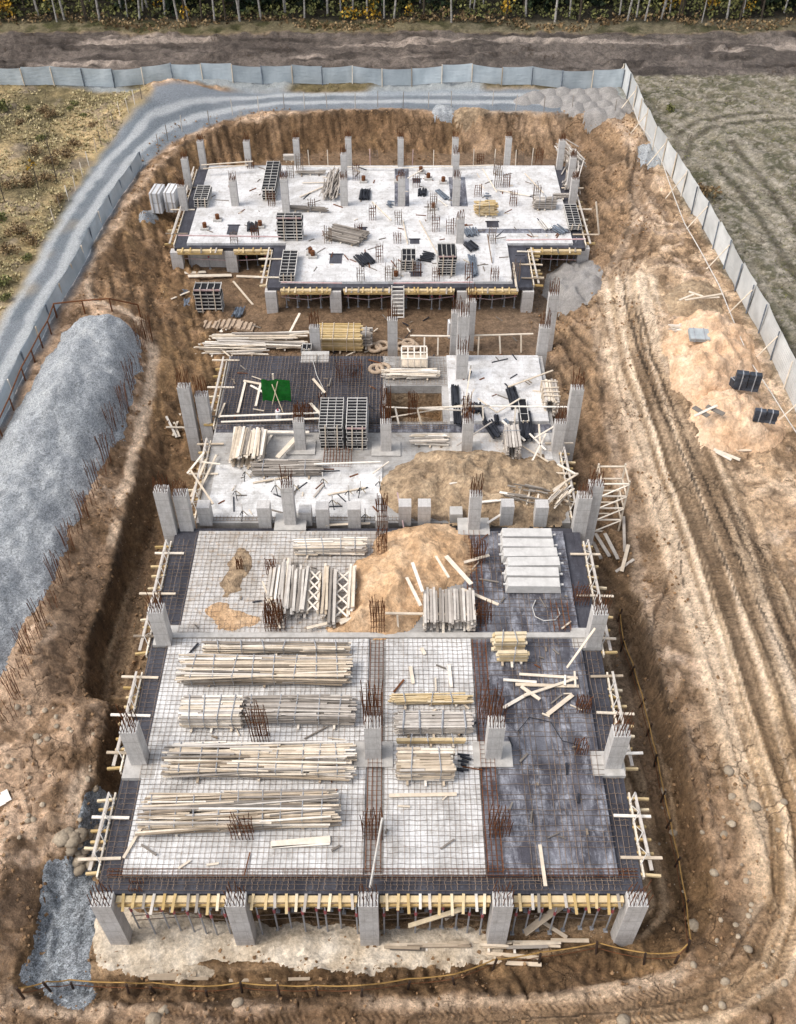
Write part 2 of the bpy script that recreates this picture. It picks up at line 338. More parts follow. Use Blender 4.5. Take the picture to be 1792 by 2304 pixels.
def birch_m():
    q = NT('birch_bark'); n = q.noise(3, 4, .7, vec=q.mapv((1, 1, 2.2)))
    return q.fin(q.ramp(n, [(.36, c('4a4440')), (.46, c('a29c94')), (.7, c('c4bfb8'))]), .8)
M['birch'] = birch_m()
# ------------------------------------------------------------------ mesh builder
class MB:
    def __init__(s): s.v = []; s.f = []; s.t = []; s.mi = []
    def add(s, vs, fs, tint=.5, mi=0):
        b = len(s.v); s.v.extend(vs); s.f.extend([tuple(b + i for i in f) for f in fs]); s.t.extend([tint] * len(fs)); s.mi.extend([mi] * len(fs)); return s
    def boxm(s, m, sx, sy, sz, tint=.5, mi=0, taper=1.0):
        vs = []
        for dz in (-.5, .5):
            k = taper if dz > 0 else 1.0
            for dx, dy in ((-.5, -.5), (.5, -.5), (.5, .5), (-.5, .5)):
                vs.append(tuple(m @ Vector((dx * sx * k, dy * sy * k, dz * sz))))
        return s.add(vs, [(3, 2, 1, 0), (4, 5, 6, 7), (0, 1, 5, 4), (1, 2, 6, 5), (2, 3, 7, 6), (3, 0, 4, 7)], tint, mi)
    def box(s, x0, x1, y0, y1, z0, z1, tint=.5, mi=0):
        return s.boxm(Matrix.Translation(((x0 + x1) / 2, (y0 + y1) / 2, (z0 + z1) / 2)), x1 - x0, y1 - y0, z1 - z0, tint, mi)
    def bar(s, a, b, w_, h=None, tint=.5, mi=0, roll=0.0):
        a = Vector(a); b = Vector(b); d = b - a; L = d.length
        if L < 1e-5: return s
        h = h or w_
        x = d / L; up = Vector((0, 0, 1)) if abs(x.z) < .95 else Vector((0, 1, 0))
        y = up.cross(x).normalized(); z = x.cross(y)
        m = Matrix((x, y, z)).transposed().to_4x4(); m.translation = (a + b) / 2
        if roll: m = m @ Matrix.Rotation(roll, 4, 'X')
        return s.boxm(m, L, w_, h, tint, mi)
    def tube(s, pts, r, n=6, tint=.5, mi=0, r2=None):
        pts = [Vector(p) for p in pts]; k = len(pts); vs = []; r2 = r if r2 is None else r2
        for i, p in enumerate(pts):
            d = (pts[min(i + 1, k - 1)] - pts[max(i - 1, 0)]).normalized()
            up = Vector((0, 0, 1)) if abs(d.z) < .9 else Vector((0, 1, 0))
            a = up.cross(d).normalized(); b = d.cross(a); rr = r + (r2 - r) * i / max(1, k - 1)
            for j in range(n):
                th = 2 * math.pi * j / n; vs.append(tuple(p + a * (math.cos(th) * rr) + b * (math.sin(th) * rr)))
        fs = [(i * n + j, i * n + (j + 1) % n, (i + 1) * n + (j + 1) % n, (i + 1) * n + j) for i in range(k - 1) for j in range(n)]
        fs += [tuple(range(n - 1, -1, -1)), tuple((k - 1) * n + j for j in range(n))]
        return s.add(vs, fs, tint, mi)
    def build(s, name, mats, parent=None, smooth=False, loc=None):
        me = bpy.data.meshes.new(name); me.from_pydata(s.v, [], s.f)
        at = me.attributes.new('tint', 'FLOAT', 'FACE'); at.data.foreach_set('value', s.t)
        for m in (mats if isinstance(mats, (list, tuple)) else [mats]): me.materials.append(M[m] if isinstance(m, str) else m)
        me.polygons.foreach_set('material_index', s.mi)
        if smooth: me.polygons.foreach_set('use_smooth', [True] * len(s.f))
        o = bpy.data.objects.new(name, me); COL.objects.link(o)
        if parent: o.parent = parent
        if loc is not None: o.location = loc
        return o
def tag(o, label=None, cat=None, group=None, kind=None):
    if label: o['label'] = label
    if cat: o['category'] = cat
    if group: o['group'] = group
    if kind: o['kind'] = kind
    return o
def thing(name, loc, label, cat, group=None, rz=0.0):
    o = bpy.data.objects.new(name, None); COL.objects.link(o); o.location = loc; o.rotation_euler = (0, 0, rz); o.empty_display_size = .3
    return tag(o, label, cat, group)
def copy_tree(o, parent=None):
    q = o.copy(); COL.objects.link(q)
    if parent: q.parent = parent
    for ch in list(o.children): copy_tree(ch, q)
    return q
# ------------------------------------------------------------------ the terrain sheet, cut by kind of ground into objects that share it
def fan():
    ys = [2.0]
    while ys[-1] < 150: ys.append(ys[-1] + (0.10 if ys[-1] < 40 else 0.10 + .0026 * (ys[-1] - 40)))
    ys = np.array(ys); NC = 520
    u = np.linspace(-1, 1, NC)
    Yg = np.repeat(ys[:, None], NC, 1); Xg = u[None, :] * (17 + .37 * Yg)
    return Xg, Yg
Xg, Yg = fan()
def track_eval(X, Y):
    best = np.full(X.shape, 9.0); S = np.zeros(X.shape); T = np.zeros(X.shape)
    for pts in TRACKS:
        d, s_, t_ = pl_dist(X, Y, pts)
        m = d < best; best = np.where(m, d, best); S = np.where(m, s_, S); T = np.where(m, t_, T)
    return best, S, T
TRACKS = [[G0(q) for q in t] for t in TRACKS_D]
def poly(pts): return smooth_poly([G0(q) for q in pts], 1)
ROAD_PTS = [(-60, 800), (16, 664), (40, 610), (75, 556), (112, 484), (158, 412), (209, 334), (236, 288), (268, 243), (305, 210), (345, 186), (420, 186), (560, 196), (700, 200), (900, 196), (1100, 194), (1330, 186),
    (1345, 240), (1200, 240), (1000, 233), (800, 231), (600, 234), (520, 246), (440, 269), (380, 291), (340, 321), (305, 353), (284, 387), (254, 428), (209, 500), (177, 572), (126, 655), (112, 680), (85, 735), (51, 799), (13, 890), (-40, 1000)]
ROAD = poly(ROAD_PTS)
FENCE_R = [(1325, 188), (1347, 228), (1372, 290), (1400, 335), (1440, 398), (1480, 460), (1515, 520), (1550, 583), (1590, 655), (1630, 735), (1664, 805), (1697, 877), (1760, 1010), (1840, 1180)]
FR = [G0(q) for q in FENCE_R]
MEADOW_L = poly([(-300, 182), (310, 186), (330, 205), (268, 243), (209, 334), (158, 412), (75, 556), (16, 664), (-60, 800), (-400, 900)])
HAUL = poly([(1270, 640), (1300, 590), (1400, 590), (1420, 650), (1400, 700), (1440, 800), (1530, 950), (1640, 1150), (1760, 1380), (1800, 1900), (1720, 2060), (1560, 2150), (1400, 2250), (900, 2260), (950, 2175), (1400, 2140), (1580, 2080), (1640, 1960), (1600, 1750), (1520, 1520), (1440, 1250), (1380, 1050), (1320, 850)])
def pathline(pts): return [G0(q) for q in pts]
RTRK = [pathline(t) for t in ([(-20, 790), (40, 690), (118, 560), (196, 430), (255, 350), (325, 285), (430, 238), (560, 215), (760, 210), (1000, 213), (1300, 215)],
                              [(15, 830), (88, 700), (165, 575), (238, 450), (296, 362), (358, 306), (450, 258), (580, 228), (760, 222), (1000, 223), (1300, 226)])]
Zb = terrain_base(Xg, Yg)
wx = Xg + .7 * fbm(Xg, Yg, .6, 4, 31); wy = Yg + .7 * fbm(Xg, Yg, .6, 4, 37)
dC = sdist(Xg + 0.55 * fbm(Xg, Yg, 0.6, 5, 3, .6), Yg + 0.55 * fbm(Xg, Yg, 0.6, 5, 11, .6), CREST); hl_, bw, bw2 = bank(Xg, Yg)
tb = np.clip(dC / bw, 0, 1); slope = np.where((dC > -.25) & (tb < .98), 1.0, 0.0)
slope = slope * sst(0, .12, tb + .05); shelf = (1 - sst(.6, 1.0, -dC / bw2)) * (dC <= 0) * sst(.6, 1.4, bw2)
floor_m = sst(.8, 1.0, tb)
mroad = sst(-.5, .5, sdist(wx, wy, ROAD) + .3)
mhaul = sst(-1.2, 1.2, sdist(wx, wy, HAUL))
mleft = sst(-.6, .6, sdist(wx, wy, MEADOW_L))
fx = np.interp(Yg, [p[1] for p in FR[::-1]], [p[0] for p in FR[::-1]])
mright = sst(-.8, .8, (Xg - fx) + 1.2 * fbm(Xg, Yg, .4, 3, 41)) * (Yg < 97)
yj = Yg + 1.2 * fbm(Xg, Yg, .3, 3, 47)
mfield = sst(95.2, 95.9, yj) * (1 - sst(106.0, 107.0, yj))
mverge = sst(106.0, 107.0, yj)
tk, tS, tT = track_eval(Xg, Yg)
mtr = 1 - sst(.32, .40, tk)
# relief
HC = [G0(q_) for q_ in [(1310, 560), (1325, 640), (1352, 760), (1400, 900), (1450, 1050), (1530, 1290), (1605, 1530), (1675, 1750), (1690, 1920), (1640, 2060), (1500, 2150), (1250, 2185), (900, 2195), (300, 2185)]]
hd, hS, hT = pl_dist(Xg, Yg, HC); hT = hT + .25 * fbm(hS, hT, .12, 2, 181)
strp = vnoise(hT * 1.5, hS * .035, 191) * .4 + vnoise(hT * 3.4, hS * .05, 193) * .35 + vnoise(hT * 7.5, hS * .09, 194) * .25 - .5
strf = vnoise(dC * 2.4, (Xg + Yg) * .07, 195) * .6 + vnoise(dC * 5, (Xg + Yg) * .1, 197) * .4 - .5
trench = floor_m * (dC < 5.5) * sst(36, 30, Yg) if False else floor_m * (dC < 5.5) * (1 - sst(32, 38, Yg))
n_lo = fbm(Xg, Yg, .35, 4, 51); n_mid = fbm(Xg, Yg, 1.1, 4, 57); n_hi = fbm(Xg, Yg, 3.5, 3, 61)
dirtm = (1 - mroad) * (1 - mhaul * .75) * (1 - mleft * .4) * (1 - mright * .6) * (1 - mfield * .3)
Z = Zb + dirtm * (.35 * n_lo + .30 * n_mid + .16 * n_hi) * (1 - .35 * floor_m)
Z += mhaul * .26 * strp + trench * .22 * strf
ridge = .5 - 2.2 * np.abs(fbm(Xg, Yg, .8, 4, 63)); ridge2 = .5 - 2.2 * np.abs(fbm(Xg, Yg, 2.2, 3, 67))
pl_n = fbm(Xg, Yg, .42, 4, 69) * 9; plate = np.floor(pl_n) + sst(.0, .16, pl_n - np.floor(pl_n))
bankm = dirtm * (1 - floor_m) * (dC > -9)
Z += bankm * (.16 * ridge + .10 * ridge2 + .085 * plate) + dirtm * floor_m * (.05 * ridge + .035 * ridge2)
Z += mhaul * (.12 * n_lo + .10 * n_mid + .05 * n_hi)
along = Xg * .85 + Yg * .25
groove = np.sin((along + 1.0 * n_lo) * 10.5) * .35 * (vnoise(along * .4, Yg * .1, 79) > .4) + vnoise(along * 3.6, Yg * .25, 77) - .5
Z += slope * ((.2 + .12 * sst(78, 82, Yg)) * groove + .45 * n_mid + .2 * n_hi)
crack = np.abs(fbm(Xg, Yg, .55, 3, 91))
Z -= dirtm * (1 - floor_m) * sst(.012, .002, crack) * .22
Z -= mtr * (.13 - .05 * np.cos(tT / .3 * math.pi)) * (1 - mroad) * (1 - .6 * mhaul)
Z += (1 - sst(.32, .6, np.abs(tk - .52) * 3.0)) * .12 * (1 - mroad) * (1 - .7 * mhaul) * (tk < 1.2)
Z += mroad * (.05 * n_hi + .06 * n_mid)
furr = np.sin(Yg * 3.2 + 3 * n_lo + 1.5 * n_mid)
Z += mfield * (.22 * furr * sst(-.1, .2, n_lo) + .4 * n_mid + .5 * np.clip(fbm(Xg * .35, Yg, .5, 3, 97), 0, 1))
rowr = np.sin((Xg * .75 + Yg * .45) * 2.6 + 2.5 * n_lo)
Z += mright * (.045 * np.sin((Xg * .86 + Yg * .5) * 3.1 + 7 * fbm(Xg, Yg, .16, 3, 171) + 2.5 * n_mid) + .12 * n_mid + .08 * n_hi) + mleft * .25 * n_mid
# colour of the ground, with some shade and lightening mixed in
def C3(h): return np.array(c(h)[:3])
def lerp(a, b, m): return a * (1 - m[..., None]) + b * m[..., None]
shape3 = Xg.shape + (3,)
colr = np.broadcast_to(C3('a8896a'), shape3).copy()
k1 = sst(-.18, .18, fbm(Xg, Yg, .22, 4, 101)); k2 = sst(-.1, .22, fbm(Xg, Yg, .7, 4, 107)); k3 = sst(.05, .25, fbm(Xg, Yg, .5, 4, 113))
colr = lerp(colr, C3('bd9c7c'), k1 * .8); colr = lerp(colr, C3('86684a'), k2 * .55)
right = sst(2, 9, Xg) * sst(20, 30, Yg)
colr = lerp(colr, C3('c29d72'), right * .7); colr = lerp(colr, C3('d9ba98'), right * sst(-.05, .2, fbm(Xg, Yg, .5, 4, 113)) * .85)
left_pl = (Xg < -9) * sst(14, 17, Yg) * (1 - floor_m) * (Yg < 60)
colr = lerp(colr, C3('b99b80'), left_pl * .8)
pitc = lerp(np.broadcast_to(C3('80623f'), shape3), C3('9a7a55'), k1 * .8); pitc = lerp(pitc, C3('64492c'), k2 * .65)
midp = sst(46, 54, Yg)
pitc = lerp(pitc, C3('8d7156'), midp * .7); pitc = lerp(pitc, C3('a5845e'), (1 - sst(32, 40, Yg)) * sst(-.2, .1, n_mid) * .75)  # front pit floor lightened in colour to offset the shade down there
colr = lerp(colr, pitc, floor_m)
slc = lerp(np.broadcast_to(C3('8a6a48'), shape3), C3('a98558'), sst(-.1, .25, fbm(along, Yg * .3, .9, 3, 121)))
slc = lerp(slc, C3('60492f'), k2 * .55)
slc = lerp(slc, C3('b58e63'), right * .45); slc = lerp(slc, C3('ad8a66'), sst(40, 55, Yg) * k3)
slc = lerp(slc, C3('7a5d40'), sst(80, 84, Yg) * (1 - k1) * .7)
shc = lerp(np.broadcast_to(C3('93765a'), shape3), C3('6e5640'), k2 * .8); shc = lerp(shc, C3('b89a7c'), k3 * .7)
colr = lerp(colr, shc, shelf * .75 * (1 - right * .4))
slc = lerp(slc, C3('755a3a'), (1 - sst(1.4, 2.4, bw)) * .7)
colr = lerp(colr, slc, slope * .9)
pale = sst(.02, .10, fbm(Xg, Yg, .42, 4, 69)) * sst(-.15, .05, fbm(Xg, Yg, 1.9, 3, 71)); dk_ = sst(.06, .14, fbm(Xg, Yg, .9, 4, 73))
out = (1 - floor_m) * (1 - slope)
colr = lerp(colr, C3('cdb096'), pale * out * .75); colr = lerp(colr, C3('755838'), dk_ * out * .6)
lip = (1 - sst(.2, .42, np.abs(dC + .3 + .3 * n_mid))) * sst(.3, .8, bw2); colr = lerp(colr, C3('d0b8a0'), lip * .75 * sst(-.12, .12, fbm(Xg, Yg, .25, 3, 201)) * (1 - .6 * right))
colr = lerp(colr, C3('a98764'), floor_m * mtr * .6)
lip_shade = sst(-.35, -.05, dC) * (1 - sst(.0, .25, dC)) * k2  # shade line below the overhanging turf edge, put into the colour
colr = lerp(colr, C3('54402a'), slope * sst(.1, .5, -groove) * .6); colr = lerp(colr, C3('4a3826'), lip_shade * .8)  # darker in the groove hollows, then the painted shade line at the lip
hc = lerp(np.broadcast_to(C3('a98a64'), shape3), C3('c2a582'), sst(-.2, .2, fbm(Xg * 1.0, Yg * .3, .9, 3, 127)))
colr = lerp(colr, hc, mhaul * .9)
colr = lerp(colr, C3('735a3e'), mhaul * sst(.0, .12, strp * -1) * .85); colr = lerp(colr, C3('e6cdb0'), mhaul * sst(.02, .14, strp) * .9)
colr = lerp(colr, C3('56401f'), trench * sst(.05, .22, -strf) * .6); colr = lerp(colr, C3('b0926e'), trench * sst(.0, .18, strf) * .9)
colr = lerp(colr, C3('85684a'), mtr * .4 * (1 - mroad) * (1 - .4 * mhaul))
near = 1 - sst(11, 15.5, Yg)
colr = lerp(colr, C3('b39374'), near * .5 * k1)
rc = lerp(np.broadcast_to(C3('70777d'), shape3), C3('80858a'), sst(-.15, .2, n_lo))
brown_patch = sst(.06, .22, fbm(Xg, Yg, .16, 3, 131)) * (Xg < -14)
rc = lerp(rc, C3('a8987f'), brown_patch * .75)
INNER = [G0(q_) for q_ in [(-60, 1010), (13, 890), (51, 799), (85, 735), (126, 655), (177, 572), (209, 500), (254, 428), (284, 387), (305, 353), (340, 321), (380, 291), (440, 269), (520, 246), (600, 234), (800, 231), (1000, 233), (1300, 236)]]
dI, sI, _ = pl_dist(Xg, Yg, INNER); dI = dI + .35 * n_lo
wB = 1 + .35 * sst(60, 30, 80 - Yg) if False else 1.0
for o_ in (1.5, 3.2):
    rc = lerp(rc, C3('b3b5b5'), (1 - sst(.15, .6, np.abs(dI - o_) + .35 * n_mid)) * .8)
rc = lerp(rc, C3('686d71'), (1 - sst(.2, .6, np.abs(dI - 2.35))) * .3)
colr = lerp(colr, rc, mroad)
gstrip = sst(90.5, 91.5, yj) * (1 - sst(95.5, 96.5, yj)) * (1 - sst(-.02, .12, fbm(Xg, Yg, .12, 2, 137))) * (Xg < 30) * (Xg > -32)
colr = lerp(colr, C3('6f6840'), sst(90.5, 91.5, yj) * (1 - sst(95.5, 96.5, yj)) * (1 - mroad) * .8)
colr = lerp(colr, C3('90979c'), gstrip)
lc = lerp(np.broadcast_to(C3('7d7150'), shape3), C3('a99468'), k1); lc = lerp(lc, C3('716745'), k2 * .8); lc = lerp(lc, C3('c0a678'), sst(.04, .2, fbm(Xg, Yg, .14, 3, 163)) * .8); lc = lerp(lc, C3('8d7f70'), k3 * .7)
colr = lerp(colr, lc, mleft)
fph = (Xg * .86 + Yg * .5) * 3.1 + 7 * fbm(Xg, Yg, .16, 3, 171) + 2.5 * n_mid; fur = np.sin(fph) * (.35 + 1.6 * np.abs(n_lo)) + 1.1 * n_mid
rgc = lerp(np.broadcast_to(C3('837b63'), shape3), C3('9b9282'), sst(-.1, .6, fur) * .9); rgc = lerp(rgc, C3('5f5f3c'), sst(-.05, .12, n_mid + .3 * n_lo) * .7); rgc = lerp(rgc, C3('aaa196'), sst(.05, .15, n_hi) * .6); rgc = lerp(rgc, C3('665f48'), sst(.6, .95, -fur) * .3)
for fl in ([(1440, 345), (1446, 290), (1490, 260), (1560, 246), (1640, 238)], [(1462, 345), (1470, 300), (1512, 275), (1590, 260), (1690, 252)], [(1500, 440), (1580, 560), (1699, 760)], [(1560, 300), (1640, 400), (1720, 520)], [(1530, 350), (1610, 450), (1720, 620)]):
    d, _, _ = pl_dist(Xg + .4 * n_lo, Yg, [G0(q_) for q_ in fl]); rgc = lerp(rgc, C3('4f4736'), (1 - sst(.12, .4, d)) * .5); rgc = lerp(rgc, C3('aba191'), (1 - sst(.2, .5, np.abs(d - .8))) * .35)
colr = lerp(colr, rgc, mright)
fc = lerp(np.broadcast_to(C3('655b55'), shape3), C3('7a6f68'), sst(-.2, .2, fbm(Xg * .4, Yg, .5, 3, 139)))
fc = lerp(fc, C3('a3958b'), sst(.1, .2, fbm(Xg * .12, Yg * 1.2, .6, 3, 149)) * .8); fc = lerp(fc, C3('403833'), sst(.08, .2, fbm(Xg * .3, Yg * 1.3, .7, 3, 151)) * .7)
colr = lerp(colr, fc, mfield)
colr = lerp(colr, lerp(np.broadcast_to(C3('7f7558'), shape3), C3('565530'), k2), mverge)
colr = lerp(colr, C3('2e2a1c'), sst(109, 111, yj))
lum = (colr @ np.array([.3, .55, .15]))[..., None]; sat = (.84 - .14 * right - .06 * floor_m)[..., None]
earthy = (1 - mroad)[..., None]; colr = colr * (1 - earthy) + np.clip((lum + (colr - lum) * (sat + .03)) * (.68 + .36 * np.clip(lum / .24, .4, 1.6)) * np.array([1.0, .97, .91]), 0, 1) * earthy * .95
gmask = np.clip(np.maximum(mroad * (1 - brown_patch * .5), gstrip), 0, 1)
nr, nc = Xg.shape
zone = np.zeros((nr - 1, nc - 1), dtype=int)          # 0 ground, 1 gravel road, 2 dirt road, 3 meadow, 4 field
mid = lambda a: (a[:-1, :-1] + a[1:, 1:]) / 2
zone[mid(mroad) > .5] = 1; zone[(mid(mhaul) > .5) & (mid(tb) < .1) & (zone == 0)] = 2
zone[(mid(mleft) > .5) & (zone == 0)] = 3; zone[(mid(mright) > .5) & (zone == 0)] = 5; zone[(mid(mfield) > .5)] = 4; zone[mid(mverge) > .5] = 6
idx = np.arange(nr * nc).reshape(nr, nc)
quads = np.stack([idx[:-1, :-1], idx[:-1, 1:], idx[1:, 1:], idx[1:, :-1]], -1).reshape(-1, 4); zf = zone.reshape(-1)
V = np.stack([Xg, Yg, Z], -1).reshape(-1, 3)
CA = np.concatenate([colr, np.ones(Xg.shape + (1,))], -1).reshape(-1, 4); GA = gmask.reshape(-1)
TA = np.stack([tS, tT, mtr * (1 - mroad) * (1 - floor_m * .3)], -1).reshape(-1, 3)
def mesh_np(name, V, F, mats, attrs=(), smooth=True):
    me = bpy.data.meshes.new(name); me.vertices.add(len(V)); me.vertices.foreach_set('co', np.ascontiguousarray(V, dtype=np.float32).ravel())
    n = F.shape[1]; me.loops.add(len(F) * n); me.loops.foreach_set('vertex_index', np.ascontiguousarray(F, dtype=np.int32).ravel())
    me.polygons.add(len(F)); me.polygons.foreach_set('loop_start', np.arange(0, len(F) * n, n, dtype=np.int32)); me.polygons.foreach_set('loop_total', np.full(len(F), n, dtype=np.int32))
    me.update(calc_edges=True)
    for (an, typ, dat) in attrs:
        a = me.attributes.new(an, typ, 'POINT'); a.data.foreach_set({'FLOAT': 'value', 'FLOAT_COLOR': 'color', 'FLOAT_VECTOR': 'vector'}[typ], np.ascontiguousarray(dat, dtype=np.float32).ravel())
    for m in mats: me.materials.append(M[m] if isinstance(m, str) else m)
    if smooth: me.polygons.foreach_set('use_smooth', np.ones(len(F), dtype=bool))
    o = bpy.data.objects.new(name, me); COL.objects.link(o); return o
def cut(name, zsel, label):
    F = quads[zf == zsel]; used = np.unique(F); rm = np.zeros(len(V), dtype=np.int64); rm[used] = np.arange(len(used))
    o = mesh_np(name, V[used], rm[F], ['earth'], [('col', 'FLOAT_COLOR', CA[used]), ('gm', 'FLOAT', GA[used]), ('trk', 'FLOAT_VECTOR', TA[used])])
    tag(o, label, 'ground', kind='structure')
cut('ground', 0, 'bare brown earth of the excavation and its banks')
cut('gravel_road', 1, 'grey gravel road curving round the left and back of the site')
cut('dirt_road', 2, 'tan haul road with tyre tracks right of the building')
cut('meadow', 3, 'rough autumn meadow left of the gravel road')
cut('ploughed_field', 4, 'dark ploughed strip behind the far fence')
cut('field', 5, 'stony green grey field outside the right fence')
cut('forest_floor', 6, 'grass verge and floor of the wood at the top')
ys_g = Yg[:, 0].copy(); Zgrid = Z
def terrain_base(X, Y):
    X = np.asarray(X, dtype=np.float64); Y = np.asarray(Y, dtype=np.float64)
    fi = np.interp(Y, ys_g, np.arange(nr)); i0 = np.clip(fi.astype(int), 0, nr - 2); fy_ = fi - i0
    fj = np.clip((X / (17 + .37 * Y) + 1) / 2 * (nc - 1), 0, nc - 1.001); j0 = fj.astype(int); fx_ = fj - j0
    a = Zgrid[i0, j0] * (1 - fx_) + Zgrid[i0, j0 + 1] * fx_; b = Zgrid[i0 + 1, j0] * (1 - fx_) + Zgrid[i0 + 1, j0 + 1] * fx_
    return a * (1 - fy_) + b * fy_
# the land beyond, out to the horizon
bi = np.concatenate([idx[0, :], idx[1:, -1], idx[-1, -2::-1], idx[-2:0:-1, 0]])
bv = V[bi]; ctr = np.array([0, 60.0]); ov = bv.copy(); dd = bv[:, :2] - ctr; ov[:, :2] = ctr + dd / np.linalg.norm(dd, axis=1)[:, None] * 1500; ov[:, 2] = 4.3
nb = len(bi); RV = np.concatenate([bv, ov]); a_ = np.arange(nb); b_ = (a_ + 1) % nb
o = mesh_np('land', RV, np.stack([a_, a_ + nb, b_ + nb, b_], -1), ['earth'], [('col', 'FLOAT_COLOR', np.tile(np.array(c('5d5c3c')), (2 * nb, 1))), ('gm', 'FLOAT', np.zeros(2 * nb)), ('trk', 'FLOAT_VECTOR', np.zeros((2 * nb, 3)))])
tag(o, 'open land stretching away round the site', 'ground', kind='structure')
# ------------------------------------------------------------------ heaps: an outline, a height and the material's angle of repose
def heap(name, outline, z, H, slope_, mat, label, cat, group=None, step=.16, rough=.12, lump=.6, ridge=1.0, onground=False, kind=None, world=False, edge=.35, toe=.3, grow=.25):
    pts = outline if world else [(lambda p: (p[0], p[1]))(P(q[0], q[1], z)) if not onground else G0(q) for q in outline]
    pts = smooth_poly(pts, 2)
    x0 = min(p[0] for p in pts) - .9; x1 = max(p[0] for p in pts) + .9; y0 = min(p[1] for p in pts) - .9; y1 = max(p[1] for p in pts) + .9
    X, Y = np.meshgrid(np.arange(x0, x1, step), np.arange(y0, y1, step))
    sd_ = rnd.randrange(999)
    d = sdist(X + edge * 2 * fbm(X, Y, .9, 4, sd_), Y + edge * 2 * fbm(X, Y, .9, 4, sd_ + 5), pts) + grow
    dp = np.clip(d, 0, None); h = H * (1 - np.exp(-dp * slope_ / H * dp / (dp + toe)))
    h = h + np.clip(d * .8, 0, 1) * rough * (.9 - 3.2 * np.abs(fbm(X, Y, .9, 3, sd_ + 21)))
    h = h * (1 + lump * fbm(X, Y, .35, 3, sd_ + 9)) * (1 + (.9 * fbm(X, Y, .16, 2, 303) if name == 'gravel_heap' and H > 2 else 0)) + np.clip(d, 0, 1) * rough * (fbm(X, Y, 1.3, 4, sd_ + 3) * 1.6)
    base = terrain_base(X, Y) if onground else np.full(X.shape, z)
    Zz = base + np.where(d > 0, h + .02, d * .5)
    n0, n1 = X.shape; ii = np.arange(n0 * n1).reshape(n0, n1)
    F = np.stack([ii[:-1, :-1], ii[:-1, 1:], ii[1:, 1:], ii[1:, :-1]], -1).reshape(-1, 4)
    keep = ((d[:-1, :-1] > -.02) | (d[1:, 1:] > -.02)).reshape(-1)
    F = F[keep]; used = np.unique(F); rm = np.zeros(n0 * n1, dtype=np.int64); rm[used] = np.arange(len(used))
    VV = np.stack([X, Y, Zz], -1).reshape(-1, 3)[used]
    cx, cy = VV[:, 0].mean(), VV[:, 1].mean(); VV = VV - np.array([cx, cy, 0])
    o = mesh_np(name, VV, rm[F], [mat]); o.location = (cx, cy, 0)
    return tag(o, label, cat, group, kind)
heap('gravel_heap', [(205, 683), (262, 690), (296, 725), (285, 790), (255, 870), (205, 985), (165, 1090), (110, 1210), (60, 1310), (0, 1430), (-160, 1700), (-260, 1500), (-120, 1150), (0, 960), (50, 870), (85, 810), (130, 735), (160, 695)],
     4.5, 2.3, .95, 'gravel', 'long heap of blue grey gravel along the left bank', 'gravel heap', onground=True, step=.15, lump=.4, rough=.05, edge=.35, toe=.12)
heap('gravel_heap', [(1172, 605), (1180, 580), (1225, 556), (1262, 562), (1285, 590), (1262, 625), (1235, 655), (1185, 660), (1168, 640)], 3, 1.0, .6, 'gravel2', 'grey gravel heap at the right corner of the far building', 'gravel heap', onground=True)
heap('gravel_heap', [(925, 240), (935, 225), (955, 225), (966, 240), (950, 248)], 4.5, .7, .7, 'gravel', 'small grey gravel mound beside the far road edge', 'gravel heap', onground=True)
heap('gravel_patch', [(105, 1862), (180, 1850), (205, 1900), (212, 1960), (190, 2040), (180, 2085), (205, 2120), (175, 2150), (130, 2140), (85, 2100), (62, 2085), (68, 2030), (95, 1960), (100, 1900)], 0.0, .35, .4, 'stones', 'coarse blue grey stone spread at the front left corner', 'gravel', onground=True, step=.1, rough=.06, grow=.15)
heap('gravel_patch', [(205, 1740), (222, 1690), (236, 1700), (228, 1760), (212, 1850), (190, 1850), (188, 1800)], 0.0, .3, .5, 'stones', 'narrow strip of dark stone beside the left deck edge', 'gravel', onground=True, step=.1, rough=.3)
heap('gravel_patch', [(1365, 310), (1385, 305), (1410, 330), (1400, 355), (1375, 345)], 4.5, .15, .3, 'gravel', 'thin spill of grey gravel near the back right fence', 'gravel', onground=True)
heap('gravel_patch', [(300, 458), (320, 452), (337, 462), (325, 474), (305, 472)], 2.5, .15, .3, 'gravel', 'small puddle of gravel below the white wrapped stacks', 'gravel', onground=True)
for i, (x, y, r_) in enumerate([(1140, 205, 26), (1170, 198, 24), (1200, 196, 24), (1232, 198, 24), (1262, 196, 22), (1292, 194, 24), (1180, 214, 26), (1212, 212, 24), (1242, 212, 24), (1270, 208, 20), (1300, 206, 22), (1226, 228, 26), (1258, 226, 22), (1288, 222, 22), (1318, 216, 20), (1272, 240, 26), (1306, 236, 26), (1334, 228, 18), (1118, 212, 18)]):
    ol = [(x + r_ * math.cos(a), y + 4 + r_ * .42 * math.sin(a)) for a in np.linspace(0, 6.28, 11)[:-1]]
    heap('gravel_mound', ol, 4.5, .75 + .3 * rnd.random(), .8, 'gravel2', 'truck-tipped mound of grey gravel in the back right fence corner', 'gravel heap', 'gravel mounds tipped in the back corner', onground=True, lump=.1, rough=.02, edge=.1, toe=.1, grow=.2)
heap('cement_spill', [(200, 1975), (240, 1935), (300, 1960), (600, 1985), (800, 1990), (1000, 1992), (1065, 1998), (1050, 2030), (950, 2050), (800, 2060), (700, 2058), (560, 2045), (450, 2040), (330, 2062), (215, 2062)], 0.0, .1, .3, 'crust', 'pale cement crust along the foot of the front columns', 'spill', onground=True, step=.12, rough=.1, kind='structure')
heap('cement_spill', [(390, 2075), (430, 2068), (446, 2078), (420, 2088), (395, 2090)], 0.0, .1, .3, 'crust', 'small separate blob of pale cement in the front ditch', 'spill', onground=True, step=.1)
ZN, ZM, ZF = 4.03, 3.62, 4.22
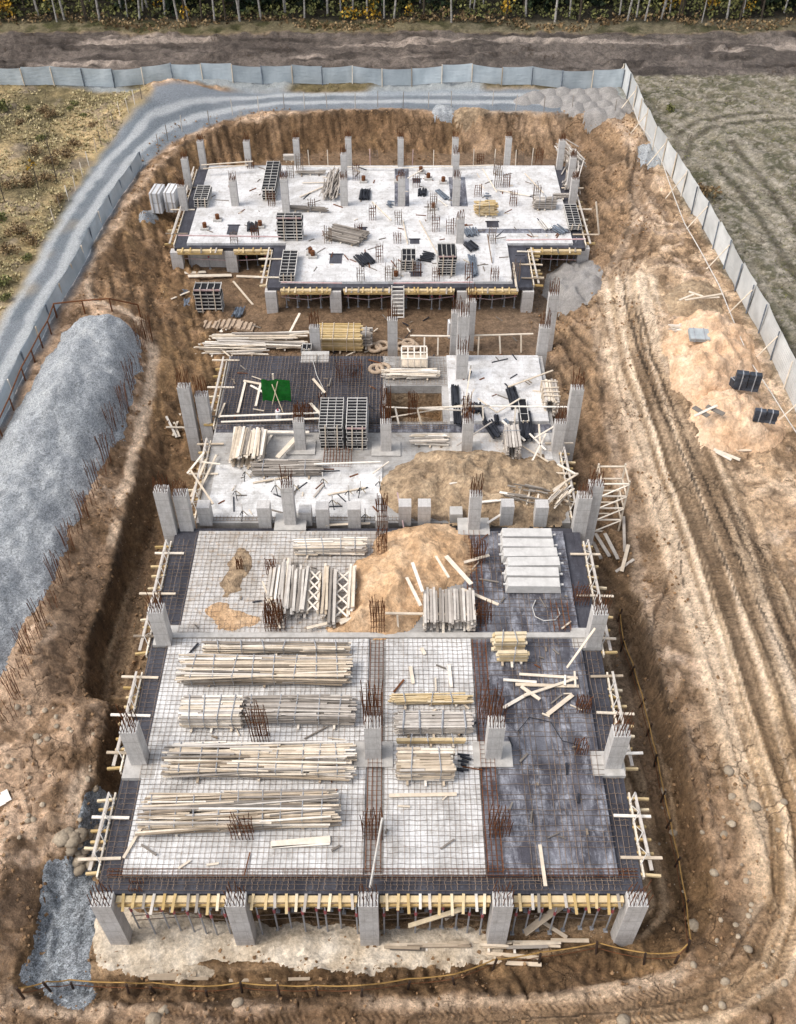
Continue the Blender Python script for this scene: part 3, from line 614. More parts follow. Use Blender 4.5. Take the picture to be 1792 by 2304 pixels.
heap('sand_heap', [(838, 1130), (900, 1128), (960, 1140), (1000, 1150), (1008, 1190), (1000, 1235), (940, 1260), (905, 1300), (890, 1340), (770, 1352), (690, 1345), (740, 1320), (760, 1280), (765, 1210), (800, 1180), (820, 1150)], ZN, 1.1, .62, 'sand', 'orange sand heap spread over the middle of the deck', 'sand heap', rough=.3, step=.1, edge=.55)
heap('sand_heap', [(815, 1020), (870, 985), (920, 968), (1010, 968), (1100, 972), (1180, 985), (1200, 1040), (1205, 1100), (1140, 1118), (960, 1105), (860, 1100), (830, 1060)], ZM, 1.0, .55, 'sandbrown', 'brown sand heap behind the row of concrete pedestals', 'sand heap', rough=.34, step=.1, edge=.5)
heap('sand_heap', [(475, 1215), (505, 1178), (535, 1180), (540, 1205), (530, 1240), (500, 1270), (470, 1268), (458, 1245)], ZN, .18, .4, 'sandbrown', 'thin brown sand spill on the left upper deck', 'sand heap', step=.1, rough=.05, grow=-.05, edge=.7)
heap('sand_heap', [(430, 1310), (470, 1290), (520, 1300), (560, 1330), (520, 1345), (450, 1345)], ZN, .05, .1, 'sand', 'faint orange sand film near the left joint', 'sand heap', step=.1, rough=.03, lump=1, grow=-.05, edge=.7)
heap('sand_heap', [(1440, 685), (1500, 680), (1560, 685), (1590, 740), (1605, 800), (1560, 850), (1480, 850), (1445, 790), (1430, 730)], 4.5, 2.1, .9, 'sandpale', 'pale orange sand heap under the grey sheet stack', 'sand heap', onground=True, rough=.4, edge=.7, grow=.5)
heap('sand_heap', [(1480, 870), (1540, 830), (1610, 850), (1650, 910), (1640, 950), (1560, 962), (1500, 935)], 4.5, 2.1, .9, 'sandpale', 'pale orange sand heap below the two black block stacks', 'sand heap', onground=True, rough=.4, edge=.7, grow=.5)
heap('sand_heap', [(1430, 620), (1480, 595), (1530, 610), (1540, 670), (1500, 680), (1430, 672)], 4.5, 1.2, .6, 'sandbrown', 'flat topped brown sand heap nearest the right fence', 'sand heap', onground=True, rough=.2)
heap('sand_heap', [(965, 240), (990, 234), (1030, 234), (1050, 240), (1000, 246)], 4.5, .3, .4, 'sandbrown', 'low brown sand ridge at the back bank', 'sand heap', onground=True)
# ------------------------------------------------------------------ the three concrete frames
def P2(x, y, z): p = P(x, y, z); return p.x, p.y
near = thing('unfinished_building', (-1.1, 26, 0), 'near half of the concrete frame with rebar covered deck and timber bundles', 'building')
midb = thing('unfinished_building', (-.8, 44, 0), 'middle foundation block with black deck, open hole and sand', 'building')
farb = thing('unfinished_building', (-1.3, 70, 0), 'far white decked block standing on propped columns at the back', 'building')
def part(mb, name, mat, root, smooth=False, label=None):
    o = mb.build(name, mat, root, smooth); o.matrix_parent_inverse = Matrix.Translation(-root.location)
    if label: o['label'] = label
    return o
NX0, NX1, NY0, NY1 = -11.95, 9.75, 16.35, 36.3
part(MB().box(NX0, NX1, NY0, NY1, 3.52, 3.8), 'deck_formwork', 'blackdeck', near)
def slab(root, x0, x1, y0, y1, z0, z1, mat, label=None):
    return part(MB().box(x0, x1, y0, y1, z0, z1), 'slab', mat, root, label=label)
slab(near, -11.02, -1.4, 17.05, 28.75, 3.803, 4.02, 'deckwhite', 'pale concrete slab under the long timber bundles')
slab(near, -.58, 3.5, 17.05, 28.75, 3.803, 4.02, 'deckwhite', 'pale concrete slab in the middle bay')
slab(near, 4.3, 8.8, 17.05, 28.75, 3.803, 4.01, 'darkdeck', 'dark wet slab on the right')
part(MB().box(-1.397, -.583, 17.05, 28.75, 3.803, 3.93), 'beam_trough', 'deckgrey', near)
part(MB().box(3.503, 4.297, 17.05, 28.75, 3.803, 3.93), 'beam_trough', 'darkdeck', near)
part(MB().box(-11.3, 9.2, 28.753, 29.05, 3.803, 4.12), 'construction_joint', 'concrete', near)
slab(near, -10.62, -.9, 29.053, 35.9, 3.803, 4.02, 'deckmud', 'muddy upper slab with rebar mesh')
slab(near, -.897, 3.3, 29.053, 35.9, 3.803, 4.0, 'deckgrey')
slab(near, 3.303, 8.8, 29.053, 35.9, 3.803, 4.01, 'darkdeck', 'dark upper slab under the precast beams')
def mesh_bars(root, x0, x1, y0, y1, z, step, r, sparse=1.0, jit=.03, name='rebar_mesh', holes=(), alongx=True, alongy=True):
    mb = MB(); q = random.Random(int(x0 * 100 + y0 * 10) & 0xffff)
    def line(fx_):
        pts = [fx_(t) for t in np.linspace(0, 1, 12)]
        pts = [(p[0] + q.uniform(-jit, jit), p[1] + q.uniform(-jit, jit), z + q.uniform(-.012, .02)) for p in pts]
        mb.tube(pts, r, 3, q.random())
    if alongy:
        for i in range(int((x1 - x0) / step) + 1):
            if q.random() > sparse: continue
            x = x0 + i * step; line(lambda t: (x, y0 + (y1 - y0) * t))
    if alongx:
        for i in range(int((y1 - y0) / step) + 1):
            if q.random() > sparse: continue
            y = y0 + i * step; line(lambda t: (x0 + (x1 - x0) * t, y))
    return part(mb, name, 'rebar', root)
mesh_bars(near, -11.1, -1.35, 16.75, 28.8, 4.06, .235, .0092)
mesh_bars(near, -.7, 3.6, 16.75, 28.8, 4.06, .235, .0092)
mesh_bars(near, 4.2, 8.9, 16.75, 28.8, 4.05, .235, .011, .62)
mesh_bars(near, -10.7, -.8, 29.1, 35.8, 4.06, .25, .0092)
mesh_bars(near, 3.2, 8.8, 29.1, 35.8, 4.05, .26, .010, .55)
mesh_bars(near, -11.85, -11.05, 16.8, 28.6, 3.88, .24, .011, .8); mesh_bars(near, 9.0, 9.6, 16.8, 28.6, 3.88, .24, .011, .7)
mesh_bars(near, -11.85, -10.75, 29.2, 35.4, 3.9, .24, .012, .9)
mesh_bars(near, -11.8, 9.6, 16.45, 16.95, 3.9, .24, .012, .9)
def cage_beam(root, x0, x1, y0, y1, z0, z1, nx=4, st=.22):
    mb = MB(); q = random.Random(int(abs(x0) * 77 + abs(y0) * 31)); longy = (y1 - y0) > (x1 - x0)
    for i in range(nx):
        for z in (z0, z1):
            t = i / (nx - 1)
            if longy: mb.tube([(x0 + (x1 - x0) * t + q.uniform(-.02, .02), y0 + (y1 - y0) * k, z) for k in (0, .25, .5, .75, 1)], .014, 3, q.random())
            else: mb.tube([(x0 + (x1 - x0) * k, y0 + (y1 - y0) * t, z) for k in (0, .5, 1)], .014, 3, q.random())
    n = int(((y1 - y0) if longy else (x1 - x0)) / st)
    for i in range(n):
        if longy:
            y = y0 + i * st; mb.tube([(x0, y, z0), (x0, y, z1), (x1, y, z1), (x1, y, z0)], .011, 3, q.random())
        else:
            x = x0 + i * st; mb.tube([(x, y0, z0), (x, y0, z1), (x, y1, z1), (x, y1, z0)], .011, 3, q.random())
    return part(mb, 'beam_cage', 'rust', root)
for (a, b) in ((-1.3, -.7), (3.6, 4.2)): cage_beam(near, a, b, 17.1, 28.6, 3.97, 4.18)
cage_beam(near, 3.5, 4.3, 29.2, 35.8, 4.05, 4.2); cage_beam(near, -11.6, 9.6, 16.98, 17.25, 3.86, 4.08, 3, .2); cage_beam(near, -6.2, -5.5, 29.2, 32, 4.05, 4.2)
cage_beam(near, 7.6, 8.4, 29.2, 31, 4.05, 4.2)
# columns
def column(root, x, y, zb, zt, wx_, wy_, bars=.8, label=None, top=True):
    o = MB().boxm(Matrix.Translation((0, 0, (zt - zb) / 2)), wx_, wy_, zt - zb).build('column', 'column', root); o.location = (x - root.location.x, y - root.location.y, zb)
    if bars > 0:
        mb = MB(); q = random.Random(int(x * 37 + y * 91)); H = zt - zb
        n = 5
        for i in range(n):
            for j in range(3 if wy_ > .4 else 2):
                bx = (i / (n - 1) - .5) * (wx_ - .1); by = (j / 2 - .5) * (wy_ - .1)
                mb.tube([(bx, by, H - .1), (bx + q.uniform(-.03, .03), by, H + bars * .5), (bx + q.uniform(-.08, .08), by + q.uniform(-.06, .06), H + bars * q.uniform(.8, 1.5))], .02, 3, q.random())
        mb2 = MB()
        b = mb.build('column_rebar', 'rust', o)
        # added pale ribs standing in for the light between rebar shadows
        mbx = MB()
        for i in range(7):
            bx = (i / 6 - .5) * (wx_ - .06); mbx.box(bx - .035, bx + .035, -wy_ / 2, wy_ / 2, H + .002, H + .03 + .03 * q.random())
        mbx.build('shadow_notches', 'beamconc', o)
    return o
def colpx(root, x, yb, z, zt, wx_=.72, wy_=.55, bars=.9, zb=None, pad=False):
    p = P(x, yb, z)
    o = column(root, p.x, p.y + wy_ / 2, 0.0 if zb is None else zb, zt, wx_, wy_, bars)
    if pad: part(MB().box(p.x - .85, p.x + .85, p.y - .35, p.y + .9, z + .004, z + .07), 'column_pad', 'concrete', root)
    return o
for x in (222, 505, 786, 1072, 1357): 
    p = P(x, 1902, 4.05); column(near, p.x, 16.02, gz(p.x, 16) - .2, 4.03, .78, .6, .8)
for x, yb, pad in ((297, 1632, False), (797, 1622, True), (1052, 1622, True), (1308, 1640, False)): colpx(near, x, yb, 4.03, 6.55, .70, .62, .9, zb=4.023, pad=pad)
for x, yb in ((350, 1378), (1266, 1382)): colpx(near, x, yb, 4.03, 6.5, .70, .62, .8, zb=4.023)
for x, z in ((310, 4.1), (1300, 4.1)): pass
for (x, yb) in ((300, 1655), (1305, 1650), (362, 1372), (1258, 1378)):
    p = P(x, yb, 4.03); part(MB().box(p.x - .8, p.x + .6, p.y - .1, p.y + 1.1, 3.803, 4.021), 'column_pad', 'concrete', near)
for x, yb, zt in ((362, 1135, 6.9), (398, 1128, 6.4), (1237, 1130, 6.3), (1258, 1120, 6.8)): colpx(near, x, yb, 4.0, zt, .72, .6, .7, zb=.0)
for x, yb, zt in ((620, 1122, 6.8), (1011, 1132, 6.5)): colpx(near, x, yb, 4.03, zt, .62, .55, .9, zb=3.8, pad=True)
# starter bars standing out of the deck
def starters(root, x, yb, z, wx_=.8, wy_=.5, h=1.1, n=6, mat='rust', lean=.1, label=None, tx=.0):
    p = P(x, yb, z); mb = MB(); q = random.Random(int(x * 13 + yb * 7))
    for i in range(n):
        for j in (0, .5, 1) if wy_ > .3 else (0, 1):
            if j == .5 and 0 < i < n - 1 and n < 6: continue
            bx = (i / (n - 1) - .5) * wx_; by = j * wy_
            hh = h * q.uniform(.85, 1.1)
            mb.tube([(p.x + bx, p.y + by, z - .05), (p.x + bx + q.uniform(-.03, .03) + tx * .5, p.y + by, z + hh * .5), (p.x + bx + q.uniform(-lean, lean) + tx, p.y + by + q.uniform(-lean, lean), z + hh)], .021, 3, q.random())
    for zz in (.2, .4, .6, .8):
        if h * zz < .3: continue
        mb.tube([(p.x - wx_ / 2, p.y, z + h * zz), (p.x + wx_ / 2, p.y, z + h * zz), (p.x + wx_ / 2, p.y + wy_, z + h * zz), (p.x - wx_ / 2, p.y + wy_, z + h * zz)], .012, 3, .4)
    return part(mb, 'starter_bars', mat, root)
for a in [(518, 1790, 4.1, .85, .3, 1.5, 7), (795, 1790, 4.0, .8, .6, 1.5, 7), (1065, 1785, 4.0, .8, .6, 1.5, 7), (556, 1582, 4.1, .75, .3, 2.6, 7), (795, 1545, 4.1, .8, .6, 2.4), (1045, 1545, 4.1, .9, .6, 2.3),
          (582, 1345, 4.1, .7, .5, 1.6), (806, 1350, 4.1, .65, .5, 2.2), (1020, 1200, 4.1, .7, .5, 1.4), (1030, 1330, 4.1, .8, .5, 1.2), (512, 1215, 4.1, .3, .2, .7), (580, 1225, 4.1, .5, .3, 1.0), (585, 1330, 4.1, .8, .5, 1.5),
          (815, 1185, 4.05, .5, .5, 1.8), (816, 1125, 4.05, .5, .4, 2.2), (1245, 1520, 4.05, .6, .4, .8), (1240, 1290, 4.05, .7, .5, 1.0), (1240, 1610, 4.0, .5, .5, .6), (290, 1900, 3.9, .5, .3, .3)]: starters(near, *a)
# mid block
MX0, MX1, MY0, MY1 = -11.0, 9.4, 36.9, 52.0
HX0, HX1, HY0, HY1 = -.75, 2.75, 45.4, 48.9
for i, (x0, x1, y0, y1) in enumerate(((MX0, MX1, MY0, HY0), (MX0, HX0, HY0 + .003, MY1), (HX1, MX1, HY0 + .003, MY1), (HX0 + .003, HX1 - .003, HY1, MY1))):
    part(MB().box(x0, x1, y0, y1, 3.0, 3.6), 'foundation_slab', 'deckgrey', midb)
mb = MB()
mb.box(HX0 - .25, HX0 - .01, HY0, HY1, .6, 2.99).box(HX1 + .01, HX1 + .25, HY0, HY1, .6, 2.99).box(HX0 - .25, HX1 + .25, HY1 + .01, HY1 + .3, .6, 2.99)
part(mb, 'hole_lining', M['sandbrown'], midb)
heap('soil_heap', [(HX0, HY0), (HX1, HY0), (HX1, HY1), (HX0, HY1)], 1.2, .9, .6, 'sandbrown', 'loose brown soil in the bottom of the open hole', 'soil heap', world=True, rough=.5, grow=-.1)
slab(midb, -10.9, -1.0, 45.2, 51.9, 3.603, 3.68, 'blackdeck', 'black film faced deck behind the green tarpaulin')
slab(midb, 3.15, 9.1, 45.2, 51.8, 3.603, 3.82, 'deckfar', 'white square slab with black pipe bundles')
slab(midb, -10.5, -.9, 37.3, 41.5, 3.603, 3.68, 'deckwhite', 'white concrete floor behind the pedestals')
slab(midb, -10.9, 9.2, 44.4, 45.1, 3.603, 3.66, 'darkdeck')
slab(midb, 2.0, 9.0, 42.0, 44.3, 3.603, 3.64, 'deckmud')
mesh_bars(midb, -10.8, -.9, 45.3, 52.0, 3.76, .22, .012, .95); mesh_bars(midb, -10.9, 3.0, 44.6, 45.4, 3.72, .2, .013, .9, alongx=True)
mesh_bars(midb, -.8, 3.1, 48.9, 52.0, 3.72, .22, .012, .8); mesh_bars(midb, -10.5, 9.0, 36.95, 37.3, 3.75, .2, .013)
cage_beam(midb, -4.3, -2.7, 41.2, 44.4, 3.63, 3.8, 10, .3)
for x, yb in ((642, 962), (824, 965), (996, 965), (1188, 965)): colpx(midb, x, yb, 3.62, 5.75, .62, .5, .9, zb=3.5, pad=(x != 1188))
for x, yb, zt in ((418, 968, 6.3), (450, 965, 5.6), (1210, 975, 6.4)): colpx(midb, x, yb, 1.2, zt, .72, .55, 1.0, zb=.6)
for x, yb, zt in ((985, 810, 5.7), (985, 772, 7.2)): colpx(midb, x, yb, 3.8, zt, .72, .55, .8, zb=3.0)
for x, yb, zt in ((838, 768, 5.3), (1000, 745, 5.9), (970, 772, 6.0), (1152, 790, 5.5), (1168, 745, 6.4), (675, 765, 4.6)): colpx(midb, x, yb, 2.2, zt, .66, .5, .9, zb=1.6)
part(MB().box(*(lambda p: (p.x - 1.0, p.x + .8, p.y - .2, p.y + 1.0, 3.603, 3.70))(P(675, 770, 3.65))), 'column_pad', 'concrete', midb)
for a in [(745, 815, 3.7, 1.6, 1.2, .9, 10), (880, 900, 3.6, .5, .4, 2.0), (824, 905, 3.6, .5, .4, 2.6), (660, 900, 3.7, .5, .3, 1.4), (690, 890, 3.7, .4, .3, 1.6), (995, 905, 3.6, .5, .4, 2.0), (640, 905, 3.6, .5, .4, 1.4)]: starters(midb, *a)
PEDS = [(440, 1122, 1.4), (567, 1128, 1.6), (653, 1122, 1.05), (690, 1128, 1.5), (757, 1128, 1.5), (815, 1132, .8), (864, 1122, 1.5), (905, 1122, 1.5), (973, 1116, .7), (1080, 1122, 1.5), (1152, 1124, 1.5)]
for x, yb, h in PEDS:
    p = P(x, yb, 3.62); o = MB().boxm(Matrix.Translation((0, 0, h / 2)), .68, .62, h).build('pedestal', 'column' if h > .9 else 'concrete', midb); o.location = (p.x + .8, p.y + .31 - 44, 3.602)
# far block
FX0, FX1, FYa, FYb, FYc = -16.6, 13.9, 59.5, 64.8, 77.8
part(MB().box(FX0, FX1, FYb, FYc, 3.75, 4.0), 'deck_formwork', 'blackdeck', farb)
part(MB().box(-9.2, 9.5, FYa, FYb - .003, 3.75, 4.0), 'deck_formwork', 'blackdeck', farb)
slab(farb, FX0 + .9, FX1 - .9, FYb + .35, FYc - .25, 4.003, 4.2, 'deckfar', 'large white deck of the far block')
slab(farb, -8.3, 8.1, FYa + .45, FYb + .347, 4.003, 4.2, 'deckfar', 'white deck of the projecting bay')
def fp(x, y): p = P(x, y, 4.21); return p.x, p.y
for (x0, y0, x1, y1) in ((842, 440, 872, 360), (962, 440, 992, 378), (985, 497, 1215, 490)):
    a = fp(x0, y0); b = fp(x1, y1); part(MB().box(min(a[0], b[0]), max(a[0], b[0]), a[1], max(b[1], a[1] + .6), 4.203, 4.22), 'trough_strip', 'darkdeck', farb)
def hole(x, y, wx_, wy_):
    a = fp(x, y); part(MB().box(a[0] - wx_ / 2, a[0] + wx_ / 2, a[1], a[1] + wy_, 4.203, 4.215).box(a[0] - wx_ / 2 - .08, a[0] + wx_ / 2 + .08, a[1] + wy_, a[1] + wy_ + .1, 4.203, 4.26), 'opening_shade', 'blackdeck', farb)  # flat dark plate stands in for the shade inside the opening
for q in ((495, 500, .8, 1.3), (716, 562, .9, 1.2), (890, 390, .6, .6), (773, 498, .6, .8), (1052, 485, .9, .8), (1112, 560, .6, .9), (888, 590, .8, .5), (885, 520, .7, .6)): hole(*q)
for x, yb, zt in ((434, 357, 6.3), (531, 357, 6.3), (635, 352, 6.3), (745, 358, 6.6), (855, 356, 6.5), (970, 356, 6.5), (1082, 352, 6.4), (1194, 358, 6.4), (402, 400, 6.5), (735, 385, 6.3), (972, 385, 6.3), (1216, 400, 6.6),
                  (393, 445, 5.9), (502, 440, 6.2), (611, 455, 6.9), (735, 440, 6.3), (857, 440, 6.4), (973, 440, 6.4), (1222, 432, 6.0), (981, 520, 6.1)):
    colpx(farb, x, yb, 4.2, zt, .5 if yb < 420 else .56, .5, .5, zb=4.0)
for i, (x, y) in enumerate([(535, 360), (640, 365), (580, 440), (665, 450), (760, 385), (800, 350), (888, 400), (920, 470), (930, 495), (925, 440), (1025, 350), (1060, 375), (1080, 400), (1110, 350), (1150, 350), (1200, 350), (1020, 420), (1062, 400), (1095, 440), (850, 480), (848, 520), (848, 590), (890, 590),
         (975, 490), (1000, 600), (1050, 520), (1055, 600), (1100, 600), (960, 500), (770, 600), (765, 500), (700, 520), (545, 510), (500, 520), (810, 560), (830, 600), (930, 600), (1145, 430), (795, 470), (620, 380), (860, 350)]):
    starters(farb, x, y, 4.2, .5, .4, .8 + .7 * ((i * 37) % 10) / 10, 4, 'rebar' if i % 2 else 'rust', .05)
for x, yb in ((383, 583), (497, 580), (1240, 575)): colpx(farb, x, yb, 2.0, 3.75, .85, .6, 0, zb=1.4)
for x in (582, 718, 849, 985, 1123): colpx(farb, x, 668, 2.0, 3.75, .8, .6, 0, zb=1.4)
a = P(392, 578, 2.0); b = P(492, 578, 2.0); part(MB().box(a.x + .4, b.x - .35, a.y + .5, a.y + .7, 1.5, 3.74), 'wall', 'column', farb)
mb = MB()
for i in range(16):
    a = P(-30 + 0, 0, 0)
# dark back walls of the basements
part(MB().box(-15, 13, 76.5, 76.8, 1.5, 3.74), 'back_wall', 'column', farb)
# ------------------------------------------------------------------ formwork along the deck edges: a thing per bay
def edge_x(x0, x1, y, z, n, label, group, out=-1, ln=.85):
    t = thing('edge_formwork', ((x0 + x1) / 2, y, z), label, 'formwork', group)
    mb = MB(); mb.bar((x0, y + out * .12, z - .05), (x1, y + out * .12, z - .05), .26, .12, .75).bar((x0 + .05, y + out * .3, z - .2), (x1 - .05, y + out * .3, z - .2), .08, .14, .2)
    part(mb, 'edge_beam', 'yellowwood', t)
    for i in range(n):
        x = x0 + (i + .5 + rnd.uniform(-.25, .25)) * (x1 - x0) / n; L = ln * rnd.uniform(.75, 1.2)
        part(MB().bar((x, y - out * .05, z + .09), (x + rnd.uniform(-.06, .06), y + out * L, z + rnd.uniform(-.12, .02)), .11, .045, rnd.random()), 'outrigger', 'yellowwood' if rnd.random() < .72 else 'greywood', t)
    return t
def edge_y(y0, y1, x, z, n, label, group, out=-1, ln=.75, rail=True):
    t = thing('edge_formwork', (x, (y0 + y1) / 2, z), label, 'formwork', group)
    part(MB().bar((x + out * .08, y0, z), (x + out * .08, y1, z), .07, .26, .75), 'edge_board', 'wood', t)
    part(MB().bar((x + out * .45, y0 + .3, z + .06), (x + out * .33, y1 - .4, z + .1), .14, .06, .7).bar((x + out * .3, y0 + .8, z + .5), (x + out * .25, y1 - .2, z + .45), .1, .05, .8), 'guard_board', 'greywood', t)
    for i in range(n):
        y = y0 + (i + .5 + rnd.uniform(-.2, .2)) * (y1 - y0) / n; L = ln * rnd.uniform(.7, 1.25); lng = i % 4 == 1
        a = (x - out * (.75 if lng else .05), y, z + (.18 if lng else -.02)); b = (x + out * (L + (.25 if lng else 0)), y + rnd.uniform(-.08, .08), z + (.16 if lng else -.08))
        part(MB().bar(a, b, .12 if lng else .10, .06 if lng else .12, rnd.random()), 'outrigger', 'wood' if lng else 'yellowwood', t)
    if rail:
        mb = MB(); k = int((y1 - y0) / .9); pr = None
        for i in range(k):
            y = y0 + .5 + i * .9; a = (x + out * .02, y, z + .1); b = (x + out * .22, y + .25, z + .62)
            mb.tube([a, b], .022, 4, .8)
            if pr: mb.tube([pr, a], .018, 4, .6)
            pr = b
        part(mb, 'edge_bracket', 'whiteframe', t)
    return t
bx = [P(v, 1902, 4.05).x for v in (222, 505, 786, 1072, 1357)]
nm = ['between the leftmost and second front columns', 'between the second and middle front columns', 'between the middle and fourth front columns', 'between the fourth and rightmost front columns']
for i in range(4): edge_x(bx[i] + .45, bx[i + 1] - .45, 16.3, 3.72, 10, 'yellow timber edge formwork with hanging boards ' + nm[i], 'formwork bays along the front deck edge', -1, .62)
ly = [16.7, 21.4, 27.6, 36.0]
nl = ['front left corner bay', 'second left bay beside the boulders', 'rear left bay beside the trench']
nr_ = ['front right corner bay', 'second right bay beside the trench', 'rear right bay beside the precast beams']
for i in range(3):
    edge_y(ly[i] + .3, ly[i + 1] - .7, NX0 - .02, 3.75, [8, 10, 11][i], 'timber edge formwork with projecting boards, ' + nl[i], 'formwork bays along the left deck edge', -1)
    edge_y(ly[i] + .3, ly[i + 1] - .7, NX1 + .02, 3.75, [8, 10, 11][i], 'timber edge formwork with projecting boards, ' + nr_[i], 'formwork bays along the right deck edge', 1)
edge_y(37.2, 43.6, MX0 - .02, 3.55, 10, 'tangled timber edge formwork left of the white concrete floor', 'formwork of the middle block', -1)
edge_y(44.9, 51.6, MX0 - .02, 3.55, 10, 'timber edge formwork left of the black deck', 'formwork of the middle block', -1, .8, False)
edge_y(37.2, 43.6, MX1 + .02, 3.55, 10, 'timber edge formwork right of the brown sand heap', 'formwork of the middle block', 1)
for i, (a, b, n) in enumerate(((FX0 + .2, -13.0, 5), (-12.2, -9.4, 5))): edge_x(a, b, FYb, 3.9, n, 'yellow edge formwork of the far left wing, ' + ('outer' if i == 0 else 'inner') + ' half', 'far block formwork', -1, .45)
fxx = [P(v, 640, 3.9).x for v in (582, 718, 849, 985, 1123)]
for i in range(4): edge_x(fxx[i] + .42, fxx[i + 1] - .42, FYa, 3.9, 8, 'yellow edge formwork of the projecting far bay, ' + ['left end', 'left of the ladder', 'right of the ladder', 'right end'][i], 'far block formwork', -1, .45)
edge_x(9.7, 13.6, FYb, 3.9, 6, 'yellow edge formwork of the far right wing', 'far block formwork', -1, .45)
edge_y(59.8, 64.5, -9.22, 3.9, 8, 'yellow stepped formwork at the left side of the projecting bay', 'far block formwork', -1, .8, False)
edge_y(59.8, 64.5, 9.52, 3.9, 10, 'yellow stepped formwork at the right side of the projecting bay', 'far block formwork', 1, .8, False)
edge_y(65.2, 77.2, FX0 - .02, 3.9, 13, 'yellow formwork along the far block left side', 'far block formwork', -1, .8, False)
edge_y(65.2, 77.2, FX1 + .02, 3.9, 13, 'yellow formwork along the far block right side', 'far block formwork', 1, .8, False)
# props
def prop(h):
    t = thing('steel_prop', (0, 0, 0), 'x', 'prop')
    MB().tube([(0, 0, .02), (0, 0, h * .58)], .04, 6, .4).build('outer_tube', 'steel', t)
    MB().tube([(0, 0, h * .58), (0, 0, h)], .033, 6, .9).build('inner_tube', 'steel', t)
    MB().tube([(0, 0, h * .54), (0, 0, h * .62)], .062, 6, .5).build('collar', 'redpaint', t)
    MB().box(-.09, .09, -.09, .09, 0, .02).build('base_plate', 'steel', t)
    return t
proto = {}
def put_prop(x, y, h, label, group):
    k = round(h, 1)
    if k not in proto: t = proto[k] = prop(k)
    else: t = copy_tree(proto[k])
    t.location = (x, y, gz(x, y) if gz(x, y) < 3 else 2.0); t['label'] = label; t['group'] = group
for i in range(4):
    for r_, yy in enumerate((16.35, 17.3, 18.7)):
        for j in range(8):
            x = bx[i] + .7 + (j + rnd.uniform(-.2, .2)) * (bx[i + 1] - bx[i] - 1.3) / 7
            put_prop(x, yy + rnd.uniform(-.15, .15), 3.5, 'thin steel prop with red collar under the deck ' + nm[i], 'steel props under the front deck')
for i in range(4):
    for yy in (59.9, 60.9):
        for j in range(5):
            x = fxx[i] + .7 + (j + rnd.uniform(-.15, .15)) * (fxx[i + 1] - fxx[i] - 1.2) / 4
            put_prop(x, yy + rnd.uniform(-.1, .1), 1.8, 'thin steel prop under the projecting far bay', 'steel props under the far block')
for (x0, x1, n) in ((-16.0, -9.6, 9), (10.0, 13.6, 6)):
    for j in range(n): put_prop(x0 + (x1 - x0) * (j + .5) / n, 65.1 + .5 * (j % 2), 1.8, 'thin steel prop under the far ' + ('left' if x0 < 0 else 'right') + ' wing', 'steel props under the far block')
def pole(pts, r, mat, name, label, cat, group=None, n=5, tint=.5):
    c0 = Vector(pts[0]); o = MB().tube([Vector(p) - c0 for p in pts], r, n, tint).build(name, mat); o.location = c0
    return tag(o, label, cat, group)
for i in range(4):
    for z, yy, m_ in ((1.3, 16.5, 'rebar'), (2.6, 16.4, 'pinkpole'), (.6, 16.6, 'rebar'), (1.9, 16.55, 'steel'), (.7, 17.4, 'rebar'), (1.4, 17.4, 'rebar')):
        pole([(bx[i] + .5, yy, z + gz(bx[i], 16.7)), ((bx[i] + bx[i + 1]) / 2, yy + .1, z + .12), (bx[i + 1] - .5, yy, z - .05)], .022, m_, 'brace_pipe', ({'pinkpole': 'pink', 'rebar': 'thin brown', 'steel': 'thin grey'}[m_]) + ' brace pipe tied across the props ' + nm[i], 'brace', 'brace pipes under the front deck')
    pole([(bx[i] + .9, 16.5, 3.3), (bx[i + 1] - 1.8, 16.9, 1.9 - .3 * i % 1)], .03, 'whiteframe', 'brace_pipe', 'pale slanting brace pipe under the deck ' + nm[i], 'brace', 'brace pipes under the front deck')
    pole([(fxx[i] + .4, 59.85, 3.0), ((fxx[i] + fxx[i + 1]) / 2, 59.8, 2.8), (fxx[i + 1] - .4, 59.85, 3.05)], .03, 'pinkpole', 'brace_pipe', 'pink brace pipe across the props of the projecting far bay', 'brace', 'brace pipes under the far block')
pole([(-16, 65, 3.0), (-12.5, 64.95, 2.85), (-9.6, 65, 2.95)], .03, 'pinkpole', 'brace_pipe', 'pink brace pipe across the props of the far left wing', 'brace')
pole([(10, 65, 3.0), (13.4, 64.95, 2.9)], .03, 'pinkpole', 'brace_pipe', 'pale brace pipe across the props of the far right wing', 'brace')
# ladder-like white stair at the far block
t = thing('ladder', tuple(P(849, 672, 2.0)), 'white ladder leaning on the projecting far bay beside a column', 'ladder')
for s in (-.42, .42): MB().bar((s, -.5, 0), (s, .25, 2.3), .07, .1, .7).build('rail', 'whiteframe', t)
for i in range(9): k = (i + .5) / 9; MB().bar((-.42, -.5 + .75 * k, 2.3 * k), (.42, -.5 + .75 * k, 2.3 * k), .12, .05, .6).build('rung', 'whiteframe', t)
